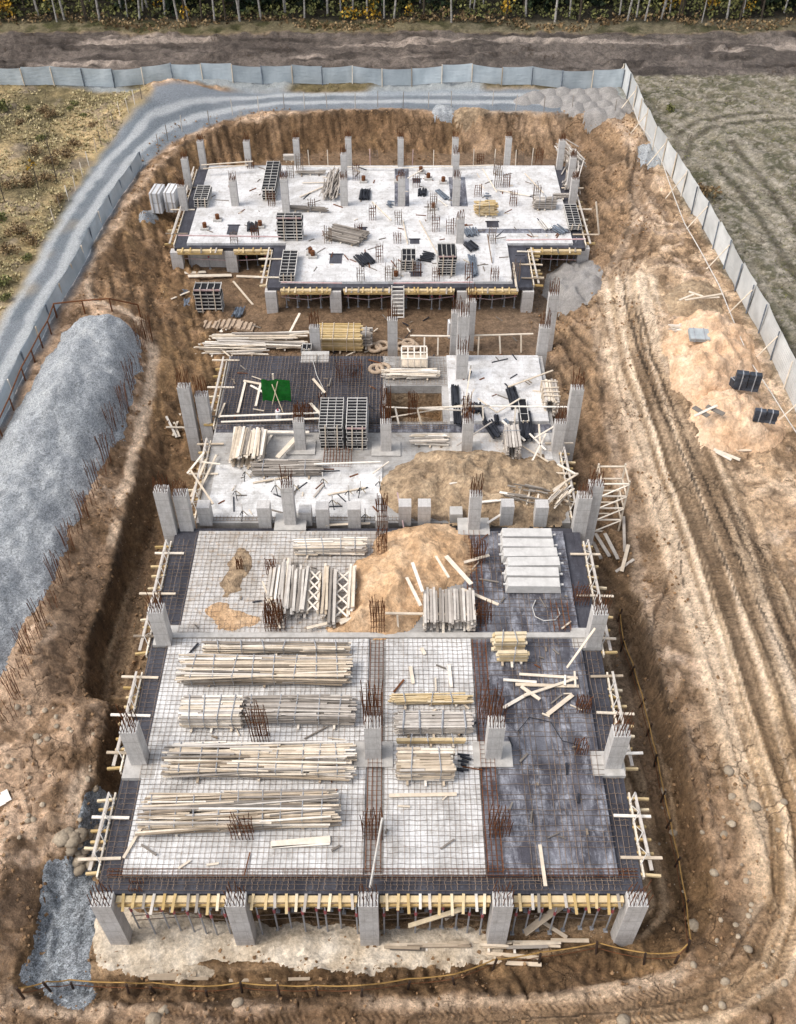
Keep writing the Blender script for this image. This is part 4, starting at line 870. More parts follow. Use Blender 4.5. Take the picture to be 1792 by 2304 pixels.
# ------------------------------------------------------------------ timber bundles
def foot(xl, xr, yb, yt, z, H):
    a = P(xl, yb, z); b = P(xr, yb, z); m = P((xl + xr) / 2, yt, z + H)
    return a, b, max(.3, m.y - a.y)
def bundle(xl, xr, yb, yt, z, H, label, group=None, w_=.088, th=.05, mat='wood', mess=.05, straps=5, along='x', yaw=0.0, bearers=3, trange=(0, 1), seg=2, lift=.09, strapmat='steel', strapw=.026, name='timber_bundle', skip=0.0):
    a, b, D = foot(xl, xr, yb, yt, z, H); W = b.x - a.x
    t = thing(name, ((a.x + b.x) / 2, a.y + D / 2, z), label, 'timber', group, yaw)
    L, S = (W, D) if along == 'x' else (D, W)
    mb = MB(); q = random.Random(int(xl * 7 + yb)); nl = max(1, int(H / th)); ns = max(1, int(S / w_))
    Rz = Matrix.Identity(4) if along == 'x' else Matrix.Rotation(math.pi / 2, 4, 'Z')
    for k in range(nl):
        for i in range(ns):
            if q.random() < skip: continue
            if 0 < i < ns - 1 and 0 < k < nl - 1 and not (i < 2): 
                if nl > 3 and k < nl - 2: continue
            cuts = [-L / 2] + sorted(q.uniform(-L * .3, L * .3) for _ in range(seg - 1 if q.random() < .7 else 0)) + [L / 2]
            for u, v in zip(cuts[:-1], cuts[1:]):
                u += q.uniform(-mess * 2.5, mess * 2.5); v += q.uniform(-mess * 2.5, mess * 2.5)
                y = (i + .5) / ns * S - S / 2 + q.uniform(-mess, mess) * .6; zc = lift + (k + .5) * th + (q.uniform(0, mess * .9) if k >= nl - 2 else 0)
                m = Rz @ Matrix.Translation(((u + v) / 2, y, zc)) @ Matrix.Rotation(q.uniform(-mess, mess) * .5, 4, 'Z') @ Matrix.Rotation(q.uniform(-mess, mess) * .15, 4, 'Y')
                mb.boxm(m, v - u, w_ * q.uniform(.7, .98), th * .92, trange[0] + (trange[1] - trange[0]) * q.random(), 1 if q.random() < .3 and mat == 'wood' else 0)
    mb.build('boards', [mat, 'greywood'], t)
    for i in range(straps):
        u = (i + .5 + q.uniform(-.2, .2)) / straps * L - L / 2; e = .03; hh = lift + H + .05
        pts = [(u, -S / 2 - e, lift), (u + q.uniform(-.05, .05), -S / 2 - e, hh), (u + q.uniform(-.12, .12), S / 2 + e, hh), (u, S / 2 + e, lift)]
        MB().tube([Rz @ Vector(p) for p in pts], strapw, 4, .5).build('strap', strapmat, t)
    for i in range(bearers):
        u = (i + .5) / bearers * L - L / 2
        mm = MB().bar(Rz @ Vector((u, -S / 2 - .25 * q.random(), lift / 2 + .002)), Rz @ Vector((u, S / 2 + .05, lift / 2 + .002)), .1, lift * .9, q.random()); mm.build('bearer', 'wood', t)
    return t
ZD = 4.08
bl = 'long timber bundles on the near deck'
PAL = (.05, 1)
bundle(438, 742, 1396, 1370, ZD, .35, 'narrow strapped timber bundle at the rear of the left deck, behind the widest bundle', bl, trange=PAL, straps=6, mess=.07)
bundle(388, 742, 1462, 1400, ZD, .55, 'widest strapped bundle of rough boards, second from the joint', bl, trange=PAL, straps=8, mess=.1)
bundle(388, 516, 1556, 1486, ZD, .75, 'short tall strapped timber stack left of the standing rebar cage', bl, trange=(.35, 1), straps=4, mess=.04, w_=.12)
bundle(522, 752, 1548, 1486, ZD, .5, 'grey tinged strapped timber bundle right behind the standing rebar cage', bl, trange=(.1, .9), straps=5, mess=.09, mat='greywood')
bundle(358, 748, 1662, 1588, ZD, .55, 'long messy strapped timber bundle third from the front left', bl, trange=PAL, straps=9, mess=.12)
bundle(310, 712, 1772, 1692, ZD, .55, 'foremost long strapped timber bundle, tilted up to the right', bl, trange=PAL, straps=9, mess=.13, yaw=.05)
cb = 'timber bundles on the middle bay'
bundle(838, 1000, 1506, 1480, ZD, .3, 'pale yellow crossed board bundle, rearmost on the middle bay', cb, mat='yellowwood', trange=(.5, 1), straps=3, mess=.1)
bundle(845, 1006, 1568, 1520, ZD, .5, 'grey white strapped timber bundle, second on the middle bay', cb, mat='greywood', trange=(.5, 1), straps=4, mess=.05, strapw=.045)
bundle(847, 992, 1592, 1572, ZD, .35, 'yellow formwork beams tied flat, third on the middle bay', cb, mat='yellowwood', trange=(.2, .9), straps=3, mess=.02, w_=.2, th=.12, seg=1)
bundle(850, 966, 1668, 1598, ZD, .8, 'brown board stack over yellow boards, foremost on the middle bay', cb, trange=(.15, .85), straps=2, mess=.05, w_=.13)
bundle(1052, 1118, 1392, 1348, ZD, .75, 'thick pale yellow plank block at the joint on the dark slab, rear half', 'pale plank blocks at the joint', mat='yellowwood', trange=(.7, 1), straps=2, mess=.05, w_=.2, th=.1, seg=1)
bundle(1062, 1122, 1417, 1385, ZD, .75, 'thick pale yellow plank block with a yellow tag, front half', 'pale plank blocks at the joint', mat='yellowwood', trange=(.7, 1), straps=1, mess=.05, w_=.2, th=.1, seg=1)
bundle(632, 778, 1186, 1150, ZD, .5, 'strapped timber bundle on the upper deck below the pedestals', None, trange=(.4, 1), straps=4, mess=.07)
for i, (xl, xr, yb, yt, m_, lb) in enumerate([(570, 592, 1292, 1210, 'wood', 'bright board heap leaning at the left end of the upper row'), (592, 612, 1306, 1196, 'wood', 'tallest bright board heap in the upper row'), (610, 652, 1318, 1212, 'greywood', 'grey board heap in the upper row of timber'),
      (684, 700, 1322, 1210, 'wood', 'single row of cream boards between the two lattice trusses'), (698, 716, 1340, 1218, 'greywood', 'grey board row beside the wide lattice truss'), (740, 757, 1312, 1212, 'wood', 'pinkish board row at the right end, against the sand')]):
    bundle(xl, xr, yb, yt, ZD, .45, lb, 'board heaps laid in depth on the upper deck', mat=m_, along='y', straps=0, mess=.08, trange=(.15, .95), w_=.14, seg=1)
bundle(904, 1014, 1346, 1258, ZD, .7, 'grey board stack with yellow sawn ends at the foot of the sand heap', None, mat='greywood', along='y', straps=0, mess=.05, w_=.14, seg=1, trange=(.3, 1), bearers=3)
def truss(xl, xr, yb, yt, z, label):
    a, b, D = foot(xl, xr, yb, yt, z, .2); W = b.x - a.x; t = thing('lattice_truss', ((a.x + b.x) / 2, a.y + D / 2, z), label, 'truss', 'wooden lattice trusses')
    for s in (-1, 1): MB().box(s * W / 2 - .06, s * W / 2 + .06, -D / 2, D / 2, .08, .3, .7).build('chord', 'wood', t)
    n = 4
    for i in range(n):
        y0 = -D / 2 + i * D / n
        for s in (-1, 1): MB().bar((s * W / 2, y0, .33 + .05 * (s > 0)), (-s * W / 2, y0 + D / n, .33 + .05 * (s > 0)), .09, .04, .85).build('lattice_slat', 'wood', t)
truss(656, 678, 1312, 1222, ZD, 'narrow wooden lattice truss among the upper board heaps'); truss(714, 742, 1326, 1222, ZD, 'wide wooden lattice truss with open crosses next to the sand')
bundle(494, 562, 998, 918, ZM + .05, .8, 'tall stack of rough boards laid in depth on the grey floor', None, along='y', straps=0, mess=.1, w_=.15, trange=(.25, .95), seg=1)
bundle(540, 684, 1018, 984, ZM + .07, .45, 'low bundle of grey brown boards in front of the tall rough stack', None, mat='greywood', straps=2, mess=.08, trange=(.2, .8))
bundle(882, 953, 952, 926, ZM, .3, 'small pile of pale boards with a steel pipe across', None, straps=0, mess=.1, trange=(.5, 1), skip=.2)
bundle(1078, 1110, 982, 908, ZM, 1.0, 'narrow tall stack of boards with yellow ends on the sand edge', None, mat='greywood', along='y', straps=1, mess=.04, w_=.16, trange=(.4, 1), seg=1)
bundle(822, 930, 810, 790, ZM + .05, .25, 'loose pale board layer under the wooden crate frame', None, straps=0, mess=.12, trange=(.5, 1))
bundle(680, 772, 752, 692, 2.1, 1.0, 'yellow spaced timber stack with grey top on the middle ground', None, mat='yellowwood', straps=4, mess=.05, w_=.18, th=.1, trange=(.1, .8), seg=1, strapmat='wood')
bundle(770, 792, 742, 700, 2.1, .9, 'narrow grey timber stack on the right of the yellow spaced stack', None, mat='greywood', straps=1, mess=.05, w_=.18, seg=1)
bundle(450, 640, 746, 712, 2.1, .35, 'long loose heap of thin pale poles left on the middle ground', None, straps=0, mess=.22, trange=(.4, .95), w_=.13, skip=.3)
bundle(432, 560, 758, 738, 2.1, .2, 'low spread of thin poles at the left edge of the middle ground', None, straps=0, mess=.25, trange=(.4, .95), skip=.4)
bundle(1158, 1190, 888, 812, ZM - .3, 1.2, 'framed rack of pale boards at the right edge of the white square slab', None, along='y', straps=4, mess=.05, trange=(.5, 1), w_=.16, seg=1, strapmat='wood', strapw=.05)
bundle(1016, 1058, 462, 430, 4.22, .8, 'yellow edged timber stack on the right of the far deck', None, mat='yellowwood', straps=2, mess=.08, trange=(.3, .9), w_=.18)
bundle(1140, 1184, 448, 420, 4.22, .7, 'purple tied timber stack near the far right corner', None, mat='greywood', straps=3, mess=.06, trange=(.2, .9), w_=.18)
bundle(1180, 1222, 424, 414, 4.22, .3, 'low grey board stack at the far right column', None, mat='greywood', straps=0, mess=.06)
bundle(694, 726, 424, 366, 4.22, .25, 'slanting grey heap of poles across the far deck', None, mat='greywood', along='y', straps=0, mess=.25, yaw=-.12, trange=(.1, .8))
bundle(700, 778, 520, 486, 4.22, .2, 'diagonal pile of brown boards in the middle of the far deck', None, mat='greywood', straps=0, mess=.1, yaw=-.42, trange=(0, .5), w_=.16)
bundle(618, 698, 452, 444, 4.22, .3, 'dark framed boards lying behind the tall centre panel stack', None, mat='greywood', straps=1, mess=.08, yaw=-.12, trange=(0, .4))
bundle(606, 640, 345, 330, 4.22, .4, 'pale grey sheet stack at the back edge of the far deck', None, mat='greywood', straps=0, mess=.03, trange=(.6, 1))
bundle(635, 690, 374, 366, 4.22, .12, 'blue grey boards lying near the back of the far deck', None, mat='greywood', straps=0, mess=.1, trange=(.1, .6))
bundle(1210, 1238, 425, 355, 3.0, .6, 'heap of thin brush-like slats down the right side of the far block', None, mat='greywood', along='y', straps=0, mess=.35, trange=(.2, 1), w_=.12, yaw=-.25, lift=.5)
bundle(1205, 1232, 360, 320, 3.4, .6, 'tangled slats at the back right corner of the far block', None, mat='greywood', along='y', straps=0, mess=.4, trange=(.4, 1), w_=.12, yaw=.3, lift=.4)
bundle(820, 1000, 2028, 2012, .05, .15, 'loose brown board row at the foot of the fourth front column', None, straps=0, mess=.12, trange=(0, .7), w_=.14)
bundle(1015, 1180, 2025, 2008, .05, .15, 'loose brown board row right of the fourth front column', None, straps=0, mess=.14, trange=(0, .7), w_=.14)
bundle(1436, 1476, 712, 694, 5.0, .2, 'small heap of split pale wood left of the grey sheet stack', None, straps=0, mess=.12, trange=(.5, 1))
bundle(1184, 1210, 1080, 1040, ZM + .45, .16, 'splintered board heap on the right slope of the brown sand', None, along='y', straps=0, mess=.25, yaw=-.7, skip=.3, trange=(.3, 1))
bundle(1100, 1160, 1075, 1040, ZM + .75, .12, 'dark thin board heap lying on the brown sand', None, mat='greywood', straps=0, mess=.2, yaw=-.25, skip=.4, trange=(0, .4))
# precast beams
for i, (xl, xr, yb, yt) in enumerate([(1068, 1180, 1160, 1140), (1068, 1184, 1182, 1160), (1070, 1192, 1202, 1182), (1079, 1197, 1222, 1202), (1076, 1195, 1244, 1222), (1079, 1197, 1267, 1242)]):
    a, b, D = foot(xl, xr, yb, yb - 14, 4.03, .55); W = b.x - a.x
    o = MB().boxm(Matrix.Translation((0, 0, .27)), W, .62, .5, .5, 0, .93).box(-W / 2 - .12, -W / 2 + .05, -.05, .05, .3, .36).box(W / 2 - .05, W / 2 + .12, -.05, .05, .3, .36).build('precast_beam', 'beamconc')
    o.location = ((a.x + b.x) / 2, a.y + .31, 4.08); o.rotation_euler[2] = rnd.uniform(-.02, .02)
    tag(o, 'pale precast concrete beam on the dark upper slab, ' + ['rearmost in its row', 'second from the rear', 'third from the rear', 'third from the front', 'second from the front', 'foremost in its row'][i], 'concrete beam', 'precast beams laid side by side')
# ------------------------------------------------------------------ stacks of framed formwork panels
def panels(xl, xr, yb, yt, z, H, label, nx=3, ny=8, n=None, yaw=0.0, board='panelblack', red=False, skew=0.0):
    a, b, D = foot(xl, xr, yb, yt, z, H); W = b.x - a.x
    t = thing('panel_stack', ((a.x + b.x) / 2, a.y + D / 2, z), label, 'formwork panels', 'stacks of framed formwork panels', yaw)
    n = n or max(3, int(H / .2)); th = H / n; q = random.Random(int(xl * 3 + yb))
    for k in range(n):
        z0 = k * th; mb = MB(); jx, jy = q.uniform(-.05, .05), q.uniform(-.05, .05)
        top = k == n - 1
        mb.box(-W / 2 + .03 + jx, W / 2 - .03 + jx, -D / 2 + .03 + jy, D / 2 - .03 + jy, z0 + th * .36, z0 + th * (.5 if top else .98), .5, 0)
        e = .035; z1_, z2_ = (z0 + .3 * th, z0 + .78 * th) if top else (z0 + .1 * th, z0 + .355 * th)
        for s in (-1, 1):
            mb.box(s * (W / 2 - e / 2) - e / 2 + jx, s * (W / 2 - e / 2) + e / 2 + jx, -D / 2 + jy, D / 2 + jy, z1_, z2_, q.random(), 1)
            mb.box(-W / 2 + e + jx, W / 2 - e + jx, s * (D / 2 - e / 2) - e / 2 + jy, s * (D / 2 - e / 2) + e / 2 + jy, z1_, z2_, q.random(), 2 if (red and s < 0 and top) else 1)
            for i in range(nx + 1):
                x = (i / nx - .5) * (W - .06); mb.box(x - .014 + jx, x + .014 + jx, s * D / 2 - .012 + jy, s * D / 2 + .012 + jy, z0 + .357 * th, z0 + .98 * th, q.random(), 1)
        if top:
            for i in range(1, nx): x = -W / 2 + i * W / nx; mb.box(x - .016 + jx, x + .016 + jx, -D / 2 + e + jy, D / 2 - e + jy, z0 + .505 * th, z2_ - .004, q.random(), 1)
            for i in range(1, ny): y = -D / 2 + i * D / ny; mb.box(-W / 2 + e + jx, W / 2 - e + jx, y - .013 + jy, y + .013 + jy, z0 + .505 * th, z2_ - .012, q.random(), 1)
        mb.build('panel', [board, 'whiteframe', 'pinkpole'], t)
    for i in range(2):
        x = (i - .5) * W * .5; MB().bar((x, -D / 2 - .06, 0), (x + .05, -D / 2 - .06, H + .1), .06, .06, .6).build('tie_post', 'wood', t)
    return t
panels(683, 733, 958, 846, ZM + .02, 1.75, 'left half of the large framed panel stack beside the brown trench', 3, 10, 8, red=False)
panels(741, 784, 958, 846, ZM + .02, 1.7, 'right half of the large framed panel stack beside the open hole', 2, 10, 8, red=True)
panels(420, 476, 667, 600, 2.0, 2.0, 'square black panel stack standing on the ground left of the projecting bay', 4, 1, 7, red=True)
panels(561, 590, 428, 342, 4.22, 1.0, 'longest framed panel stack near the back of the far deck', 2, 10, 5)
panels(416, 446, 442, 394, 4.22, .7, 'small framed panel stack at the left edge of the far deck', 2, 7, 4)
panels(594, 648, 513, 452, 4.22, 1.9, 'tall square panel stack in the middle of the far deck', 3, 2, 8, red=True)
panels(597, 630, 602, 532, 4.22, .6, 'framed panel stack at the front left of the projecting deck', 2, 8, 3)
panels(857, 887, 578, 528, 4.22, .9, 'black panel stack in the middle of the projecting deck', 3, 2, 5)
panels(934, 973, 588, 518, 4.22, 1.6, 'tall black panel stack right of centre on the projecting deck', 4, 1, 8, red=True)
panels(1212, 1240, 490, 434, 4.22, .4, 'flat ladder-like framed panel on the right edge of the far deck', 2, 9, 3)
panels(644, 664, 758, 732, 3.0, .5, 'tiny black framed box beside the lone rear column', 2, 1, 3)
panels(1110, 1128, 905, 850, ZM + .22, .0 + .25, 'low black and pale panel pair among the pipe bundles', 1, 3, 2)
# ------------------------------------------------------------------ pipe and bar bundles
def pipes(xl, xr, yb, yt, z, label, n=9, mat='black', yaw=0.0, r=.055, layers=2, group='pipe bundles', mess=.04, along='y'):
    a, b, D = foot(xl, xr, yb, yt, z, .12); W = b.x - a.x; L, S = (D, W) if along == 'y' else (W, D)
    mb = MB(); q = random.Random(int(xl * 11 + yb * 3))
    for k in range(layers):
        for i in range(n):
            u = (i + .5 + .5 * (k % 2)) / (n + .5) * S - S / 2
            p = [(u + q.uniform(-mess, mess), -L / 2 + q.uniform(-.15, .15), r + k * r * 1.7), (u + q.uniform(-mess, mess) * 2, L / 2 + q.uniform(-.15, .15), r + k * r * 1.7)]
            if along != 'y': p = [(v[1], v[0], v[2]) for v in p]
            mb.tube(p, r, 6, q.random())
    o = mb.build('pipe_bundle', mat); o.location = ((a.x + b.x) / 2, a.y + D / 2, z); o.rotation_euler[2] = yaw
    return tag(o, label, 'pipes', group)
zz = ZM + .21
for q in [(963, 980, 865, 822, zz, 'black pipe bundle at the back left of the white square slab', 6, 'black', .03), (968, 986, 908, 872, zz, 'black pipe bundle at the front left of the white square slab', 5, 'black', -.02), (1088, 1110, 872, 826, zz, 'thick slanting black pipe bundle at the back of the white square slab', 7, 'black', .1),
          (1112, 1140, 940, 880, zz, 'black pipe bundle at the front right of the white square slab', 8, 'black', .0), (1000, 1026, 882, 862, zz, 'short fanned black bundle left of centre on the white square slab', 6, 'black', .6), (1040, 1062, 935, 898, zz, 'black bundle slanting left at the front of the white square slab', 6, 'black', .35),
          (1055, 1066, 905, 888, zz, 'short black bundle in the centre of the white square slab', 4, 'black', .05), (1028, 1036, 905, 860, zz, 'two long black pipes crossing the white square slab', 2, 'black', .15), (1078, 1085, 918, 895, zz, 'stubby grey tube on the white square slab', 3, 'bluegrey', 0)]:
    pipes(*q[:6], n=q[6], mat=q[7], yaw=q[8], group='black pipe bundles on the white square slab')
for q in [(376, 394, 635, 615, 2.05, 'small grey pipe bundle at the left of the black panel stack', 5, 'bluegrey', -.5), (364, 376, 632, 614, 2.05, 'small white pipe bundle on the left ground', 4, 'whiteframe', -.3), (391, 405, 656, 638, 2.05, 'grey pipe bundle leaning by the black panel stack', 5, 'bluegrey', .1), (496, 518, 676, 656, 2.05, 'grey pipe bundle right of the black panel stack', 7, 'bluegrey', -.1),
          (767, 790, 427, 404, 4.22, 'dark pipe bundle at the back of the far deck', 8, 'black', -.05), (526, 548, 495, 474, 4.22, 'dark pipe bundle on the left of the far deck', 6, 'black', .1), (760, 795, 566, 542, 4.22, 'large dark heap of pipes on the projecting deck', 10, 'black', .5), (1005, 1018, 590, 545, 4.22, 'dark pipe bundle at the right of the projecting deck', 5, 'bluegrey', .06), (993, 1018, 535, 516, 4.22, 'short dark pipe heap behind the tall black panel stack', 6, 'black', .5),
          (893, 911, 418, 402, 4.22, 'black pipe bundle with a post on the far deck', 6, 'black', -.1), (938, 950, 428, 405, 4.22, 'thin slanting dark pipes right of the trough strip', 3, 'bluegrey', .5), (895, 930, 556, 540, 4.22, 'dark bars lying between the two black panel stacks', 5, 'black', 1.2), (990, 1020, 505, 486, 4.22, 'blue grey sheets stacked right of the centre column', 6, 'bluegrey', .2), (1155, 1175, 490, 470, 4.22, 'pale grey pipes near the right trough', 4, 'whiteframe', .3), (1185, 1205, 500, 482, 4.22, 'dark grey pipes near the right trough', 4, 'bluegrey', .6), (965, 1012, 1640, 1618, 4.06, 'black bar bundle right of the brown board stack', 5, 'black', 1.35),
          (820, 845, 440, 434, 4.22, 'dark bars lying flat in the middle of the far deck', 4, 'bluegrey', 1.4), (1022, 1060, 425, 420, 4.22, 'thin dark bars by the far right bay', 3, 'bluegrey', 1.5)]:
    pipes(*q[:6], n=q[6], mat=q[7], yaw=q[8])
# ------------------------------------------------------------------ single things
def blockstack(xl, xr, yb, yt, z, H, mat, label, yaw=0, name='block_stack', cat='blocks', nx=3, nz=5, group=None):
    a, b, D = foot(xl, xr, yb, yt, z, H); W = b.x - a.x
    t = thing(name, ((a.x + b.x) / 2, a.y + D / 2, z), label, cat, group, yaw); mb = MB(); q = random.Random(int(xl))
    for k in range(nz):
        for i in range(nx):
            mb.boxm(Matrix.Translation(((i + .5) / nx * W - W / 2 + q.uniform(-.02, .02), q.uniform(-.03, .03), (k + .5) * H / nz)), W / nx * .97, D, H / nz * .95, q.random())
    mb.build('blocks', mat, t)
    for s in (-.25, .25): MB().box(s * W - .03, s * W + .03, -D / 2 - .04, D / 2 + .04, 0.0, H + .02, .5).build('strap', 'steel' if mat != 'white' else 'greywood', t)
    return t
blockstack(1565, 1617, 834, 792, 4.9, 1.2, 'blackblock', 'black block stack higher on the sand, near the right fence', -.2, nx=2, nz=6, group='black block stacks')
blockstack(1607, 1655, 902, 872, 4.9, .8, 'blackblock', 'low black block stack lower on the sand, nearest the haul road', -.25, nx=2, nz=4, group='black block stacks')
blockstack(1558, 1572, 826, 804, 4.9, .5, 'blackblock', 'tilted loose black sheet pack leaning on the higher block stack', .4, nx=1, nz=4)
blockstack(1474, 1516, 730, 700, 5.55, .25, 'greysheet', 'pale grey sheet stack on top of the sand heap', -.1, nx=1, nz=3)
blockstack(327, 350, 456, 392, G(342, 445).z + .1, 1.7, 'white', 'left white topped wrapped stack below the left bank', -.12, 'wrapped_stack', 'wrapped stack', 1, 2, 'white wrapped stacks')
blockstack(357, 380, 454, 391, G(342, 445).z + .1, 1.7, 'white', 'right white topped wrapped stack beside the far block', -.12, 'wrapped_stack', 'wrapped stack', 1, 2, 'white wrapped stacks')
blockstack(955, 975, 722, 680, 2.0, 1.3, 'white', 'big white sack behind the pair of rear columns', .1, 'white_sack', 'sack', 1, 1)
# green tarpaulin on a tripod with a barrow-like box
t = thing('tarpaulin', tuple(P(592, 862, 3.7)), 'bright green tarpaulin stretched upright on a wooden post on the black deck', 'tarpaulin')
n_ = 8; mb = MB(); W, H = 1.75, 1.9
vs = [((i / n_ - .5) * W, .25 * (j / n_) + .06 * math.sin(i * 1.3 + j), .25 + j / n_ * H * .75 + .03 * math.sin(i * 2.1)) for j in range(n_ + 1) for i in range(n_ + 1)]
fs = [(j * (n_ + 1) + i, j * (n_ + 1) + i + 1, (j + 1) * (n_ + 1) + i + 1, (j + 1) * (n_ + 1) + i) for j in range(n_) for i in range(n_)]
mb.add(vs, fs); mb.add([(v[0], v[1] + .02, v[2]) for v in vs], [f[::-1] for f in fs]); mb.build('sheet', 'tarp', t, True)
MB().bar((-.15, .3, 0), (-.12, .3, 2.1), .1, .1, .6).build('post', 'wood', t); MB().bar((-.3, -.1, .02), (.15, .2, 1.6), .04, .04, .9).build('yellow_strap', 'yellowwood', t); MB().bar((.45, -.9, .02), (-.2, .05, 1.5), .04, .04, .9).build('yellow_strap', 'yellowwood', t)
t = thing('white_canister', tuple(P(595, 895, 3.7)), 'small white canister standing in front of the green tarpaulin', 'canister'); MB().tube([(0, 0, 0), (0, 0, .55), (0, 0, .7)], .16, 8, .5).build('body', 'white', t); MB().tube([(0, 0, .7), (0, 0, .82)], .06, 6).build('cap', 'redpaint', t)
t = thing('wooden_crate', tuple(P(884, 792, ZM)), 'open pale wooden crate frame standing on the loose boards', 'crate'); a = P(858, 792, ZM); b = P(912, 792, ZM); W = b.x - a.x
MB().box(-W / 2, W / 2, 0, 1.3, .3, .36, .6).build('base', 'wood', t)
for i in range(5): x = (i / 4 - .5) * W; MB().bar((x, 0, .3), (x, 0, .95), .08, .06, .8).bar((x, 1.3, .3), (x, 1.3, .95), .08, .06, .7).bar((x, 0, .95), (x, 1.3, .95), .08, .05, .9).build('frame_post', 'wood', t)
for y_ in (0, .65, 1.3): MB().bar((-W / 2, y_, 1.0), (W / 2, y_, 1.0), .1, .05, .9).build('top_rail', 'wood', t)
# scaffold frame at right of the building
t = thing('timber_scaffold', tuple(P(1290, 1140, .4)), 'pale wooden scaffold tower with crossed braces right of the paired columns', 'scaffold'); W, D, H = 1.5, 1.4, 4.3
for s in (0, 1):
    for q in (0, 1): MB().bar((s * W - W / 2, q * D, 0), (s * W - W / 2, q * D, H), .09, .09, .7).build('post', 'wood', t)
for k in range(5):
    z = .3 + k * .95
    MB().bar((-W / 2, -.02, z), (W / 2, -.02, z), .1, .05, .8).bar((-W / 2, D, z), (W / 2, D, z), .1, .05, .6).bar((-W / 2, 0, z), (-W / 2, D, z), .08, .05, .5).bar((W / 2, 0, z), (W / 2, D, z), .08, .05, .5).build('ledger', 'wood', t)
    if k < 4: MB().bar((-W / 2, -.07, z), (W / 2, -.07, z + .95), .08, .04, .9).build('diagonal_brace', 'wood', t)
for (x, y, s) in ((448, 690, 0), (478, 695, 1), (500, 694, 0), (525, 700, 1)):
    p = G(x, y, .02); t = thing('hollow_panel', p, 'brown hollow core slab piece lying in a row on the middle ground', 'slab piece', 'hollow slab pieces in a row', -.15); mb = MB()
    mb.box(-.6, .6, -.45, .45, 0, .12, .4)
    for i in range(3): mb.box(-.5 + i * .36, -.3 + i * .36, -.44, .44, .12, .22, .7)
    mb.build('slab', 'hollow', t)
    MB().box(-.2, -.06, -.2, .2, .122, .13).box(.16, .3, -.2, .2, .122, .13).build('core_shade', 'panelblack', t)  # thin black plates painted in for the shade within the cores
def ring(x, y, r_, label):
    p = G(x, y, .12); mb = MB(); n = 20; k = 8; vs = []; fs = []
    for i in range(n):
        a = 2 * math.pi * i / n
        for j in range(k): b = 2 * math.pi * j / k; rr = r_ + .14 * math.cos(b); vs.append((rr * math.cos(a), rr * math.sin(a), .12 * math.sin(b)))
    for i in range(n):
        for j in range(k): fs.append((i * k + j, ((i + 1) % n) * k + j, ((i + 1) % n) * k + (j + 1) % k, i * k + (j + 1) % k))
    mb.add(vs, fs); o = mb.build('concrete_ring', 'hollow', None, True); o.location = p; tag(o, label, 'ring', 'clay coloured rings')
for (x, y) in ((800, 745), (816, 740)): ring(x, y, .42, 'brown ring lying right of the yellow spaced stack')
for (x, y) in ((858, 742), (880, 742), (872, 735)): ring(x, y, .38, 'brown ring lying between the rear columns')
for (x, y) in ((803, 787), (818, 785)):
    p = P(x, y, 3.72); ring(x, y, .4, 'brown ring beside the wooden crate'); bpy.context.scene.collection.objects[-1].location = p
# concrete-capped drain shoes on the far deck
for (x, y) in ((438, 488), (465, 470), (556, 484), (663, 600 - 58), (776, 388), (850, 388), (898, 368), (914, 382), (946, 398 - 8), (925, 446), (845, 592), (668, 548)):
    p = P(x, y, 4.21); t = thing('pipe_sleeve', p, 'small dark sleeve in a white block on the far deck', 'sleeve', 'sleeves cast in the far deck')
    MB().box(-.32, .32, -.25, .25, 0, .14).build('block', 'concrete', t); MB().tube([(0, 0, .14), (0, 0, .5)], .16, 8).build('sleeve', 'rust', t)
